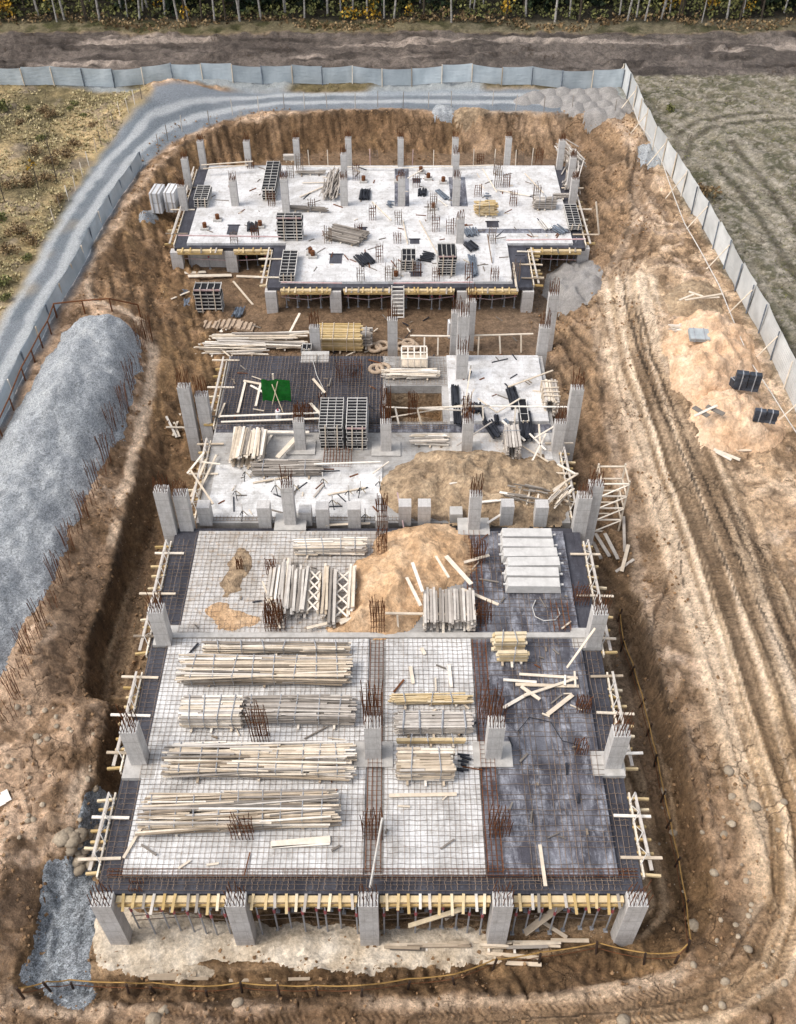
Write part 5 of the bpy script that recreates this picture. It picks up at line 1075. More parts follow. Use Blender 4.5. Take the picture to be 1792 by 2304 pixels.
# ------------------------------------------------------------------ loose planks and poles
def plank(x1, y1, x2, y2, z, label, z2=None, w_=.16, th=.05, mat='wood', tint=None, group=None, name='plank'):
    if z == 'g': a = G(x1, y1, .12); b = G(x2, y2, .12)
    else: a = P(x1, y1, z); b = P(x2, y2, z if z2 is None else z2)
    c0 = (a + b) / 2; o = MB().bar(a - c0, b - c0, w_, th, rnd.uniform(.45, .95) if tint is None else tint).build(name, mat); o.location = c0
    return tag(o, label, 'plank' if name == 'plank' else 'pole', group)
Zs = 4.12
for q in [
    (1472, 0, 0, 0, 0, ''),
    (830, 1697, 975, 1694, Zs, 'long pinkish plank lying across the front of the middle bay'), (578, 1802, 705, 1790, Zs, 'pair-width pale plank in front of the foremost bundle', None, .3), (580, 1808, 704, 1800, Zs, 'thin plank lying just before the wide pale plank', None, .08),
    (264, 1830, 310, 1752, Zs, 'long thin plank slanting from the foremost bundle to the front left corner', None, .12), (876, 1422, 882, 1438 + 20, Zs, 'short upright looking plank on the middle bay, left one'), (958, 1418, 963, 1466, Zs, 'narrow plank on the middle bay, right one'), (900, 1382, 907, 1396, Zs, 'stub of plank near the joint on the middle bay'),
    (1168, 1524, 1222, 1482, Zs, 'single pale plank lying aslant on the dark right slab', None, .2), (1108, 1438, 1232, 1446, Zs, 'upper long rail plank of the broken frame on the dark slab', None, .14), (1100, 1460, 1235, 1464, Zs, 'lower long rail plank of the broken frame on the dark slab', None, .16), (1074, 1450, 1145, 1455, Zs + .05, 'pale plank at the left of the broken frame', None, .13),
    (1112, 1464, 1152, 1492, Zs + .06, 'short plank crossing down from the broken frame'), (1118, 1484, 1232, 1446, Zs + .08, 'long plank crossing the broken frame', None, .13), (1074, 1510, 1130, 1478, Zs, 'outlying pale plank left below the broken frame'), (1226, 1432, 1228, 1466, Zs + .1, 'short cross batten at the right end of the broken frame', None, .09), (1206, 1440, 1205, 1462, Zs + .1, 'second cross batten of the broken frame', None, .09),
    (1152, 1802, 1164, 1890, 4.12, 'long white plank standing out over the front edge of the dark slab', None, .14), (1210, 1424, 1270, 1340, 4.15, 'long pale board leaning from the right column down to the slab', 6.0, .1),
    (880, 1200, 902, 1262, 5.0, 'middle pale plank on the left flank of the orange sand'), (868, 1232, 898, 1292, 4.8, 'lower pale plank on the left flank of the orange sand'), (930, 1186, 958, 1232, 5.1, 'thin plank near the crest of the orange sand', None, .12), (952, 1186, 1006, 1246, 4.9, 'widest pale plank sliding off the right flank of the orange sand', None, .22), (985, 1256, 1064, 1290, 4.5, 'long plank bridging from sand to the dark slab'), (990, 1200, 1044, 1184, 4.35, 'plank on the right toe of the orange sand'),
    (822, 1308, 1018, 1311, 4.75, 'long horizontal guard plank over the grey board stack', None, .13), (848, 1312, 850, 1346, 4.8, 'guard rail post left of the grey board stack', 4.1, .09), (905, 1312, 906, 1346, 4.8, 'guard rail post at the corner of the grey board stack', 4.1, .12), (946, 1312, 946, 1350, 4.8, 'guard rail post in front of the grey board stack', 4.1, .12), (1000, 1312, 1000, 1346, 4.8, 'guard rail post right of the grey board stack', 4.1, .12),
    (598, 1296, 606, 1340, 4.12, 'short crossing stick left of the standing bars', None, .1), (560, 1240, 598, 1340, 4.5, 'thin leaning batten left of the board heaps', None, .08), (655, 1340, 740, 1320, 4.3, 'plank lying along the edge of the orange sand below the truss'), (726, 1330, 770, 1310, 4.4, 'plank at the lower left toe of the orange sand'),
    (1016, 1072, 1076, 1106 - 40, ZM + .8, 'long pale plank laid across the brown sand behind the pedestals', None, .16), (1066, 1050, 1135, 1062, ZM + .85, 'grey plank on the brown sand'), (960, 1032, 1006, 1022, ZM + .9, 'thin stick on top of the brown sand', None, .09), (1040, 1116, 1096, 1080, ZM + .6, 'leaning plank at the right pedestals', None, .12),
    (930, 1010, 950, 1018, ZM + .8, 'short plank on the crest of the brown sand'), (848, 1050, 862, 1128, ZM + 1.5, 'red tipped thin pole leaning between two pedestals', ZM + .1, .07, .07, 'pinkpole'),
    (470, 888, 690, 880, 4.4, 'rear long guard plank across the black deck', 4.4, .12), (468, 890, 480, 860, 4.4, 'guard plank end stub at the left edge of the black deck', 3.8, .1), (472, 900, 700, 892, 4.2, 'front long guard plank across the black deck', 4.2, .12),
    (520, 812, 572, 822, 3.82, 'top board of the broken square frame on the black deck', None, .16), (524, 814, 508, 880, 3.82, 'left board of the broken square frame on the black deck', None, .14), (556, 820, 546, 866, 3.86, 'right board of the broken square frame on the black deck', None, .14), (535, 822, 572, 842, 3.88, 'slanting board of the broken square frame on the black deck', None, .13), (668, 808, 694, 838, 3.82, 'short plank right of the green tarpaulin, upper'), (662, 860, 692, 892, 3.9, 'short plank reaching the large panel stack', None, .18),
    (500, 920, 660, 922, ZM + .3, 'long horizontal formwork plank behind the tall rough stack', None, .2), (560, 960, 580, 928, ZM + .1, 'plank leaning behind the tall rough stack', None, .14), (592, 976, 640, 925, ZM + .4, 'pair of boards slanting up to the inner column', None, .3), (670, 990, 812, 985, ZM + .8, 'thin guard rail before the brown trench', None, .1), (795, 1010, 830, 985, ZM + .3, 'thin crossing stick at the brown sand edge', None, .08),
    (895, 870, 1045, 866, ZM + 1.0, 'horizontal guard plank before the open hole, right run', None, .1), (820, 868, 1000, 876, ZM + .7, 'pale guard plank sloping along the open hole', None, .09), (834, 890, 1000, 862, ZM + .5, 'long thin pole crossing the front of the open hole', None, .07), (843, 868, 852, 908, ZM + 1.0, 'guard post left of the open hole', ZM, .1), (890, 870, 900, 908, ZM + 1.0, 'guard post at the middle of the open hole', ZM, .09), (1030, 868, 1032, 908, ZM + 1.0, 'guard post right of the pipe bundles', ZM, .09), (1100, 868, 1098, 905, ZM + 1.0, 'guard post before the slanting black bundle', ZM, .09), (1000, 866, 1215, 868, ZM + 1.0, 'long horizontal guard plank before the white square slab', None, .1),
    (875, 716, 960, 717, 3.2, 'guard rail plank between the rear columns, left run', None, .13), (1000, 716, 1138, 712, 3.2, 'guard rail plank right of the paired rear columns', None, .13), (906, 716, 905, 760, 3.2, 'guard rail post, left of the paired rear columns', 2.1, .1), (935, 720, 934, 758, 3.2, 'guard rail post beside the paired rear columns', 2.1, .1), (1022, 718, 1020, 758, 3.2, 'guard rail post right of the paired rear columns', 2.1, .1), (1066, 716, 1068, 756, 3.2, 'guard rail post in the middle of the right run', 2.1, .1), (1112, 714, 1112, 752, 3.2, 'guard rail post at the right end of the run', 2.1, .1),
    (612, 722, 640, 668, 2.2, 'plank sloping up toward the projecting bay', 3.0, .16), (618, 714, 700, 706, 2.5, 'long thin pole over the pale pole heap', None, .1), (498, 600, 540, 650, 2.3, 'long plank leaning left of the projecting bay', 2.0, .14), (456, 722, 480, 702, 2.15, 'single flat brown board on the left middle ground', None, .35, .04), (420, 700, 490, 760, 2.4, 'long brown pole sloping down the left bank', None, .1),
    (1040, 640, 1040, 640.5, 2.2, ''), (1272, 430, 1280, 520, 5.6, 'tall white pole leaning on the right side of the far block', 2.6, .12),
    (1005, 780, 990, 880, 4.6, 'brown pole across the white square slab', None, .08), (1085, 825, 1180, 790, 4.4, 'long pale pole at the back right of the white square slab', None, .1), (1060, 880, 1110, 850, 4.2, 'pale stick crossing the slab centre', None, .1), (1020, 850, 1060, 880, 4.2, 'thin stick left of the slab centre', None, .08), (1072, 898, 1120, 940, 4.3, 'long plank at the front right of the white square slab', None, .14), (985, 885, 1012, 830, 4.2, 'thin crossing stick by the left bundles', None, .07), (975, 950, 1050, 900, 4.3, 'thin dark pole sticking over the front of the white square slab', None, .08, .05, 'greywood'),
    (390, 345, 402, 340, 6, ''),
    (1270, 1140, 1300, 1190, 'g', 'grey weathered plank on the right pit floor, left of three', None, .2, .05, 'greywood'), (1288, 1150, 1318, 1196, 'g', 'grey weathered plank on the right pit floor, right of three', None, .2, .05, 'greywood'), (1258, 1150, 1282, 1196, 'g', 'dark weathered plank nearest the paired columns', None, .2, .05, 'greywood'), (1340, 1165, 1326, 1222, 'g', 'orange pale plank on the right bank', None, .2), (1330, 1105, 1332, 1180, 'g', 'long grey plank pointing down the right bank', None, .16, .05, 'greywood'), (1312, 1228, 1352, 1196, 'g', 'crossing plank below the orange pale one', None, .16, .05, 'greywood'),
    (1522, 962, 1578, 984, 'g', 'thick pale plank at the foot of the sand by the haul road', None, .22), (1526, 966, 1560, 982, 'g', 'shorter plank under the thick pale one', None, .2), (1570, 962, 1602, 960, 'g', 'broken pale plank at the lower end of the sand', None, .3), (1608, 852, 1560, 868 - 10, 'g', 'pale pole leaning from the black block stack', None, .13), (1482, 890 - 3, 1530, 868 - 3, 5.4, 'pale plank across dark slats on the sand', None, .16), (1480, 868, 1512, 888, 5.3, 'dark slat pile under the pale plank, left', None, .35, .05, 'greywood', .1), (1508, 866, 1545, 884, 5.3, 'dark slat pile under the pale plank, right', None, .35, .05, 'greywood', .1),
    (1462, 640, 1540, 627, 5.9, 'long pole from the fence prop over the flat sand heap', None, .14), (1470, 622, 1500, 632, 5.8, 'short pole on the flat sand heap', None, .14), (1450, 640, 1480, 628, 5.8, 'left pole end on the flat sand heap', None, .14), (1490, 636, 1535, 634, 5.8, 'lower pole on the flat sand heap', None, .1), (1540, 736, 1548, 772, 5.3, 'split pole right of the grey sheet stack', None, .1), (1545, 734, 1552, 770, 5.3, 'thin pole beside the split one', None, .07), (1470, 745 - 10, 1475, 700, 5.6, ''), (1450, 690, 1495, 700, 5.0, 'pole sticking out of the sand above the split wood', None, .08),
    (318, 2086, 420, 2080, 'g', 'reddish board lying in the front ditch, rear one of a pair', None, .18, .05, 'wood', .2), (320, 2090, 446, 2090, 'g', 'reddish board lying in the front ditch, front one of a pair', None, .12, .05, 'wood', .2), (490, 2094, 662, 2090, 'g', 'long single reddish board in the front ditch', None, .12, .05, 'wood', .2), (1040, 2036, 1150, 2046, 'g', 'upper loose board on the right of the cement crust', None, .16, .05, 'wood', .4), (1030, 2054, 1155, 2060, 'g', 'lower loose board on the right of the cement crust', None, .16, .05, 'wood', .4), (1175, 2008, 1256, 2009, 'g', 'single board right of the loose brown rows', None, .16, .05, 'wood', .4),
    (950, 1960, 1060, 1890, .4, 'long pale board propped inside under the fourth bay', 2.6, .16, .05, 'wood', .5), (872, 1975, 990, 1938, 1.5, 'yellow plank slanting under the third bay', 3.0, .18, .06, 'yellowwood'), (1120, 1990, 1200, 1930, .3, 'heap plank leaning inside the rightmost bay', 2.0, .3, .06, 'wood', .3), (1140, 1955, 1210, 2000, .6, 'crossing plank inside the rightmost bay', .2, .15, .06, 'wood', .4),
    (402, 592, 495, 590, 'g', 'pale boards lying below the far left wing wall', None, .35), (395, 585, 440, 583, 'g', 'short pale boards at the far left wing corner', None, .3), (505, 592, 560, 594, 'g', 'thin pale boards below the far inner wing', None, .25), (366, 640, 405, 625, 'g', 'thin pale stick on the left middle ground', None, .12),
    (430, 352, 540, 344, 5.2, 'upper guard plank at the back left of the far deck', None, .12), (434, 360, 530, 352, 4.8, 'lower guard plank at the back left of the far deck', None, .12), (640, 354, 850, 357, 4.5, 'long guard plank along the back edge of the far deck', None, .1), (860, 358, 1060, 352, 4.5, 'long guard plank along the back edge, right part', None, .1), (380, 502, 600, 505, 5.0, 'thin pinkish rail along the front of the far left wing', None, .09, .06, 'pinkpole'), (600, 602, 730, 604, 5.0, 'pinkish rail along the front of the projecting deck, left', None, .09, .06, 'pinkpole'), (840, 604, 1010, 602, 5.0, 'pinkish rail along the front of the projecting deck, right', None, .09, .06, 'pinkpole'), (1080, 512, 1250, 510, 5.0, 'pinkish rail along the front of the far right wing', None, .09, .06, 'pinkpole'),
    (640, 420, 690, 398, 4.3, 'long slat lying left of the slanting pole heap', None, .1), (645, 390, 740, 388, 4.3, 'thin slat near the back of the far deck', None, .09), (794, 430, 835, 470, 4.3, 'thin brown stick in the middle of the far deck', None, .08), (935, 425, 955, 440, 4.3, 'thin dark stick right of the left trough strip', None, .06), (1060, 405, 1130, 418, 4.3, 'long slat near the far right bay', None, .09), (1120, 370, 1160, 412, 4.5, 'thin pole leaning near the far right bay', None, .08), (860, 470, 870, 520, 4.3, 'thin slat right of the far centre', None, .08), (1030, 360, 1060, 410, 4.8, 'pale pole leaning near the back right columns', None, .09), (870, 380, 905, 360, 4.5, 'pale stick between the back columns', None, .09), (895, 470, 935, 545, 4.3, 'long thin cord-like slat across the far deck', None, .06), (1095, 560, 1102, 612, 4.8, 'white upright board at the front of the projecting deck', 4.2, .14), (1040, 500, 1050, 560, 5.0, 'dark leaning bar right of the tall black panel stack', 4.3, .07, .07, 'rebar'),
    (10, 1690, 20, 1712, 'g', 'white broken board on the left bank, outer piece', None, .3, .05, 'wood', 1.0), (0, 1700, 8, 1720, 'g', 'white broken board on the left bank, inner piece', None, .3, .05, 'wood', 1.0),
    (372, 905, 384, 935, 'g', 'pale stick in the heap left of the outer column', None, .14), (385, 885, 372, 942, 'g', 'long pale stick in the heap left of the outer column', None, .14), (360, 935, 405, 915, 'g', 'crossing stick in the heap left of the outer column', None, .14), (395, 915, 410, 945, 'g', 'right stick in the heap left of the outer column', None, .14), (362, 920, 380, 945, 'g', 'lowest stick in the heap left of the outer column', None, .14),
    (400, 1010, 436, 965, 3.9, 'leaning board at the left formwork by the paired columns', 4.6, .12), (408, 1060, 440, 980, 3.8, 'long leaning board along the left formwork', 4.2, .12), (420, 1060, 462, 970, 3.8, 'second long board along the left black strip', 3.9, .12), (425, 985, 470, 990, 4.2, 'crossing stick over the left black strip', None, .1), (455, 1075, 405, 1000, 4.2, 'diagonal stick over the left black strip', None, .1), (440, 1065, 505, 1040, 4.4, ''), (1180, 1045, 1230, 1012, 4.2, 'board crossing the right black strip', None, .12), (1190, 990, 1230, 1012, 4.2, 'slanting board at the right formwork', None, .12),
    (1130, 925, 1165, 960, 4.2, 'pale crossed stick right of the narrow tall stack', None, .1), (1165, 925, 1135, 985, 4.2, 'second crossed stick right of the narrow tall stack', None, .1), (1112, 950, 1170, 985, 3.9, 'low crossed stick right of the narrow tall stack', None, .1), (1150, 905, 1155, 985, 4.4, 'upright stick right of the narrow tall stack', 3.7, .1), (1190, 905, 1140, 935, 4.6, 'slanting stick up to the right column', None, .1),
    (540, 1030, 610, 1018, 3.75, 'stick lying left on the white concrete floor', None, .1), (700, 1055, 780, 1040, 3.75, 'stick lying right on the white concrete floor', None, .1), (670, 1060, 690, 1035, 3.75, 'short dark stick on the white concrete floor', None, .1, .05, 'greywood'), (695, 1120, 790, 1116, 3.85, 'board lying before the paired pedestals', None, .14),
]:
    if q[5] == '': continue
    plank(*q[:6], **dict(zip(('z2', 'w_', 'th', 'mat', 'tint'), q[6:])))
pole([P(816, 1745, 4.2 + 2.6), P(790, 1892, 4.15)], .05, 'whiteframe', 'pole', 'tall white pole leaning over the middle front column', 'pole')
for (x, y, x2, y2, z, lb) in ((1020, 1655, 1072, 1640, 4.1, 0),): pass
hp = [P(x, y, 4.1) for x, y in ((1143, 1280), (1136, 1296), (1142, 1315), (1160, 1324), (1185, 1322), (1195, 1310), (1190, 1296))]
pole(hp, .025, 'whiteframe', 'hose', 'pale hose curled in a loop on the dark upper slab', 'hose')
pole([P(x, y, 3.78) for x, y in ((668, 770), (676, 800), (690, 828), (684, 850))], .02, 'whiteframe', 'cable', 'thin white cable trailing over the black deck', 'cable')
pole([P(x, y, 4.1) for x, y in ((1105, 1560), (1130, 1530), (1175, 1540), (1200, 1580), (1240, 1590))], .02, 'black', 'cable', 'black cable winding over the dark right slab', 'cable')
# push-pull supports standing on the white concrete floor
for (x, y) in ((505, 1060), (520, 1105), (525, 1020), (590, 1050), (628, 1048), (690, 1035), (745, 1060), (770, 1055), (810, 1040), (780, 1110), (710, 1080)):
    p = P(x, y, 3.69); t = thing('prop_tripod', p, 'small tripod prop stand on the white concrete floor', 'tripod', 'tripod stands on the white floor')
    h = .9 + .4 * rnd.random()
    MB().tube([(0, 0, h * .3), (0, 0, h)], .035, 5, .9).build('stem', 'whiteframe', t)
    for k in range(3): a = k * 2.09 + rnd.random(); MB().tube([(0, 0, h * .55), (.3 * math.cos(a), .3 * math.sin(a), 0.01)], .025, 4, .2 if k else .8).build('leg', 'black' if k else 'yellowwood', t)
# short offcuts and scraps strewn over the decks
off = []
for k in range(6): L = .25 + .12 * k; off.append((MB().box(-L / 2, L / 2, -.05, .05, 0, .045, rnd.random()), ['wood', 'greywood', 'wood', 'rust', 'greywood', 'black'][k]))
ofo = [m.build('timber_offcut' if t not in ('rust', 'black') else 'bar_offcut', t) for m, t in off]; ofu = [False] * 6
def litter(x0, x1, y0, y1, z, n, where):
    for _ in range(n):
        k = rnd.randrange(6); o = ofo[k] if not ofu[k] else ofo[k].copy()
        if ofu[k]: COL.objects.link(o)
        ofu[k] = True; o.location = (rnd.uniform(x0, x1), rnd.uniform(y0, y1), z); o.rotation_euler = (0, 0, rnd.uniform(0, 3.14)); o.scale = (rnd.uniform(.5, 1.6), rnd.uniform(.4, .9), 1)
        tag(o, ['short timber offcut', 'grey timber offcut', 'pale timber offcut', 'rusty bar end', 'grey timber offcut', 'black plastic offcut'][k] + ' lying on ' + where, 'offcut', 'offcuts strewn on ' + where)
litter(-15.4, 12.8, 65.5, 77.3, 4.203, 80, 'the white far deck'); litter(-8, 7.8, 60.2, 64.8, 4.203, 30, 'the projecting far deck'); litter(-10.3, -1, 37.5, 41.3, 3.683, 26, 'the white concrete floor')
litter(3.3, 9, 45.4, 51.6, 3.823, 20, 'the white square slab'); litter(-10.7, -1.2, 45.4, 51.7, 3.79, 18, 'the black deck'); litter(4.5, 8.6, 17.3, 28.5, 4.075, 22, 'the dark right slab'); litter(-10.8, 3.4, 17.2, 28.5, 4.08, 34, 'the rebar covered deck'); litter(-10.4, 8.6, 29.3, 35.7, 4.08, 26, 'the upper deck')
litter(-10, 12, 53.5, 58.8, 2.12, 34, 'the middle ground')
# ------------------------------------------------------------------ fences
def fence(pts, label, mat, H, pw, post, name='site_fence', brace=None, rail=True, lean=.1, h2=None):
    """pts: world xy polyline; panels of sheeting hung between posts"""
    t = thing(name, (pts[0][0], pts[0][1], gz(*pts[0])), label, 'fence'); inv = Matrix.Translation(-Vector(t.location))
    acc = [0]
    for a, b in zip(pts[:-1], pts[1:]): acc.append(acc[-1] + math.hypot(b[0] - a[0], b[1] - a[1]))
    n = max(1, int(acc[-1] / pw)); ps = []
    for i in range(n + 1):
        s = acc[-1] * i / n; ps.append(Vector((np.interp(s, acc, [p[0] for p in pts]), np.interp(s, acc, [p[1] for p in pts]), 0)))
    for i in range(n):
        a, b = ps[i], ps[i + 1]; d = (b - a).normalized(); nrm = Vector((-d.y, d.x, 0)); za, zb = gz(a.x, a.y), gz(b.x, b.y); hh = H * rnd.uniform(.94, 1.05); hb = hh * rnd.uniform(.97, 1.03)
        mb = MB(); nx, nz = 8, 5; vs = []
        for j in range(nz + 1):
            for k in range(nx + 1):
                u, v = k / nx, j / nz; p = a.lerp(b, u); sag = .06 * math.sin(u * math.pi) * (v > .9)
                off = .05 * math.sin(u * 5 + i) * math.sin(v * 3.1) + rnd.uniform(-.012, .012)
                q = p + nrm * (off + lean * v * .5); vs.append((q.x, q.y, (za + (zb - za) * u) + .05 + (hh + (hb - hh) * u) * v - sag))
        fs = [(j * (nx + 1) + k, j * (nx + 1) + k + 1, (j + 1) * (nx + 1) + k + 1, (j + 1) * (nx + 1) + k) for j in range(nz) for k in range(nx)]
        tn = rnd.random(); m0 = len(vs)
        mb.add(vs, fs, tn); mb.add([(v[0] + nrm.x * .02, v[1] + nrm.y * .02, v[2]) for v in vs], [f[::-1] for f in fs], tn)
        o = mb.build('panel', mat, t, mat == 'fabric'); o.matrix_parent_inverse = inv
    for i in range(n + 1):
        a = ps[i]; d = (ps[min(i + 1, n)] - ps[max(i - 1, 0)]).normalized(); nrm = Vector((-d.y, d.x, 0)) * post; z = gz(a.x, a.y)
        q = a + nrm * .08
        o = MB().tube([(q.x, q.y, z - .2), (q.x + rnd.uniform(-.05, .05), q.y, z + H * rnd.uniform(1.0, 1.1))], .05, 5, rnd.random()).build('post', 'wood' if rnd.random() < .6 else 'bluegrey', t); o.matrix_parent_inverse = inv
        if brace and i % brace == 0:
            e = a + nrm * 1.3; o = MB().tube([(q.x, q.y, z + H * .9), (e.x, e.y, gz(e.x, e.y))], .045, 5, .7).build('brace', 'wood', t); o.matrix_parent_inverse = inv
    return t
FB = [G0(q) for q in [(-260, 182), (0, 181), (320, 180), (640, 181), (900, 181), (1326, 187)]]
fence(FB, 'long pale grey sheeting fence across the back of the site', 'fabric', 1.6, 2.7, -1, brace=None)
fence(FR, 'ribbed pale metal sheet fence along the right side', 'ribbed', 2.1, 2.6, -1, brace=2)
FLp = [G0(q) for q in [(-40, 975), (0, 912), (13, 890), (51, 799), (85, 735), (112, 680), (126, 655), (177, 572), (209, 500), (254, 428), (284, 387), (305, 353)]]
fence(FLp, 'pale grey sheeting fence between the gravel road and the pit', 'fabric', 1.15, 2.4, 1, lean=.3)
# cable running inside the right fence
pts = [G(x, y, .5) for (x, y) in [(1348, 238), (1362, 275), (1388, 310), (1412, 362), (1435, 430), (1458, 490), (1490, 545), (1530, 620), (1570, 720), (1600, 790), (1640, 850), (1680, 915), (1720, 975)]]
pole(pts, .035, 'whiteframe', 'cable', 'white cable sagging along the inside of the right fence', 'cable')
# stakes
def stake(x, y, h, mat, label, group, r=.035, cat='stake', lean=.06):
    p = G(x, y, -.05); o = MB().tube([(0, 0, 0), (rnd.uniform(-lean, lean), rnd.uniform(-lean, lean), h)], r, 5, rnd.random()).build('wooden_stake', mat); o.location = p
    return tag(o, label, cat, group)
for (x, y) in [(147, 428), (162, 406), (177, 377), (191, 355), (207, 326), (217, 310), (233, 296), (244, 272), (258, 254), (273, 232), (288, 221), (303, 212), (132, 452), (118, 478)]:
    stake(x, y, 1.3, 'wood', 'pale wooden stake on the meadow side of the gravel road', 'stakes left of the gravel road')
for (x, y) in [(340, 322), (359, 301), (389, 281), (447, 271), (497, 246), (552, 240), (607, 233), (650, 232), (698, 231), (758, 231), (806, 228), (860, 230), (914, 231), (963, 228), (1051, 226), (1100, 236), (1160, 240), (1220, 238), (1310, 246)]:
    stake(x, y, 1.5, 'greywood', 'thin grey stake along the inner edge of the gravel road', 'stakes along the inner road edge')
for (x, y) in [(660, 352), (700, 352), (790, 350), (880, 351), (925, 352), (1010, 350), (1055, 350), (1100, 352), (1135, 348)]:
    p = P(x, y, 4.2); o = MB().tube([(0, 0, -.2), (rnd.uniform(-.05, .05), 0, 1.3)], .035, 5, .8).build('guard_post', 'wood' if rnd.random() < .7 else 'pinkpole'); o.location = p; tag(o, 'thin pale guard post on the back edge of the far deck', 'post', 'guard posts on the back edge')
# rope barrier round the pit
RPB = [[(52, 2122), (110, 2108), (158, 2104), (275, 2110), (333, 2110), (442, 2118), (517, 2110), (597, 2116), (677, 2116), (771, 2116), (870, 2102), (969, 2092), (1051, 2062), (1150, 2046), (1272, 2026), (1374, 2048), (1440, 2046), (1466, 2022)],
       [(1318, 1318), (1325, 1379), (1345, 1432), (1365, 1500), (1380, 1560), (1396, 1627), (1410, 1703), (1422, 1758), (1440, 1841), (1457, 1936), (1466, 2022)]]
for i, L in enumerate(RPB):
    lab = ['front', 'right'][i]
    gp = [G(x, y, .75) for (x, y) in L]; fine = []
    for a, b in zip(gp[:-1], gp[1:]):
        for k in range(4): f = k / 4; p = a.lerp(b, f); p.z -= .1 * math.sin(f * math.pi); fine.append(p)
    fine.append(gp[-1])
    pole(fine, .03, 'rope', 'barrier_rope', 'tan rope strung between dark stakes along the ' + lab + ' ditch', 'rope')
    pole([p - Vector((.03, .05, .4)) for p in fine], .018, 'rust', 'barrier_rope', 'thin rusty lower rope along the ' + lab + ' ditch', 'rope')
    for (x, y) in L: stake(x, y + 8, 1.0, 'darkstake', 'dark stake carrying the rope along the ' + lab + ' ditch', 'dark stakes of the rope barrier', .055, lean=.12)
# rusty pipe rail round the gravel heap
GR = [[(0, 948), (5, 930), (30, 875), (55, 812), (75, 772), (92, 742), (110, 712), (122, 678)], [(122, 675), (182, 668), (240, 664), (300, 675)]]
for i, L in enumerate(GR):
    t = thing('pipe_rail', G(*L[0]), ['rusty pipe rail between the left fence and the gravel heap', 'rusty pipe rail across the far end of the gravel heap'][i], 'rail'); inv = Matrix.Translation(-Vector(t.location))
    gp = [G(x, y, 1.0) for x, y in L]
    o = MB().tube(gp, .05, 6, .6).build('rail_pipe', 'rust', t); o.matrix_parent_inverse = inv
    for p in gp: o = MB().tube([(p.x, p.y, p.z - 1.1), p], .05, 5, .4).build('post', 'rust', t); o.matrix_parent_inverse = inv
# starter cages of the bored pile wall along the left bank
PL = [(303, 740), (281, 821), (268, 873), (243, 922), (229, 982), (203, 1038), (182, 1104), (151, 1172), (125, 1240), (91, 1333), (62, 1393), (34, 1484), (4, 1570)]
def pilecage(h, n, r_, seed):
    q = random.Random(seed); mb = MB()
    for k in range(n):
        a = 2 * math.pi * k / n; x, y = r_ * math.cos(a), r_ * math.sin(a); hh = h * q.uniform(.85, 1.05)
        mb.tube([(x, y, -.2), (x * 1.1, y * 1.1, hh * .5), (x * 1.3 + q.uniform(-.1, .1), y * 1.3 + q.uniform(-.1, .1), hh)], .017, 3, q.random())
    return mb
tall = [pilecage(2.0, 10, .22, s).build('rebar_cage', 'rust') for s in (1, 2)]; low = [pilecage(1.0, 7, .3, s).build('rebar_cage', 'rust') for s in (3, 4)]
ut = [False] * 4; cn = {True: 0, False: 0}
def put_cage(i, kind, p):
    cn[kind] += 1; j = cn[kind] % 2; src = (tall if kind else low)[j]; k = (0 if kind else 2) + j
    o = src if not ut[k] else src.copy()
    if ut[k]: COL.objects.link(o)
    ut[k] = True; o.location = p; o.rotation_euler[2] = i * 1.3
    tag(o, 'tall bunch of rusty starter bars beside the left gravel heap' if kind else 'short fan of rusty starter bars between the taller bunches', 'rebar cage', 'pile starter bars along the left bank')
i = 0
for a, b in zip(PL[:-1], PL[1:]):
    pa, pb = G(*a), G(*b); put_cage(i, True, pa)
    for f in (.5,): i += 1; p = pa.lerp(pb, f); p.z = gz(p.x, p.y); put_cage(i, False, p)
    i += 1
put_cage(i, True, G(319, 725))
# stones
def stone(r_, seed):
    q = random.Random(seed); mb = MB(); n, m = 8, 5; vs = []
    for j in range(m + 1):
        for k in range(n):
            th = math.pi * j / m; ph = 2 * math.pi * k / n; rr = r_ * q.uniform(.85, 1.1); vs.append((rr * math.sin(th) * math.cos(ph) * 1.2, rr * math.sin(th) * math.sin(ph), rr * math.cos(th) * .75))
    fs = [(j * n + k, j * n + (k + 1) % n, (j + 1) * n + (k + 1) % n, (j + 1) * n + k) for j in range(m) for k in range(n)]
    return mb.add(vs, [f[::-1] for f in fs], q.random()).build('stone', 'stone', None, True)
sp = [stone(1.0, s) for s in range(4)]; su = [False] * 4
def put_stone(x, y, r_, label, group):
    k = rnd.randrange(4); o = sp[k] if not su[k] else sp[k].copy()
    if su[k]: COL.objects.link(o)
    su[k] = True; o.location = G(x, y, r_ * .15); o.scale = (r_,) * 3; o.rotation_euler = (rnd.uniform(-.3, .3), rnd.uniform(-.3, .3), rnd.uniform(0, 6)); tag(o, label, 'stone', group)
for k in range(34):
    put_stone(rnd.choice([165, 180, 190, 200, 170, 150]) + rnd.uniform(-18, 16), rnd.uniform(1770, 1855), rnd.uniform(.12, .42), 'rounded brown boulder tumbled down the left bank', 'boulders on the left bank')
for k in range(40):
    put_stone(rnd.uniform(10, 215), rnd.uniform(1500, 1800), rnd.uniform(.06, .16), 'small stone scattered on the left dirt shelf', 'stones on the left shelf')
for k in range(40):
    put_stone(rnd.uniform(1400, 1680), rnd.uniform(1600, 2170), rnd.uniform(.06, .2), 'small pale stone on the lower right bank', 'stones on the right bank')
for (x, y, r_) in ((350, 2158, .25), (508, 2140, .22), (330, 2178, .3), (1555, 1645, .24), (1610, 1722, .25), (1480, 1975, .25), (1330, 2178, .25)): put_stone(x, y, r_, 'larger pale stone on the bank in the foreground', 'large foreground stones')
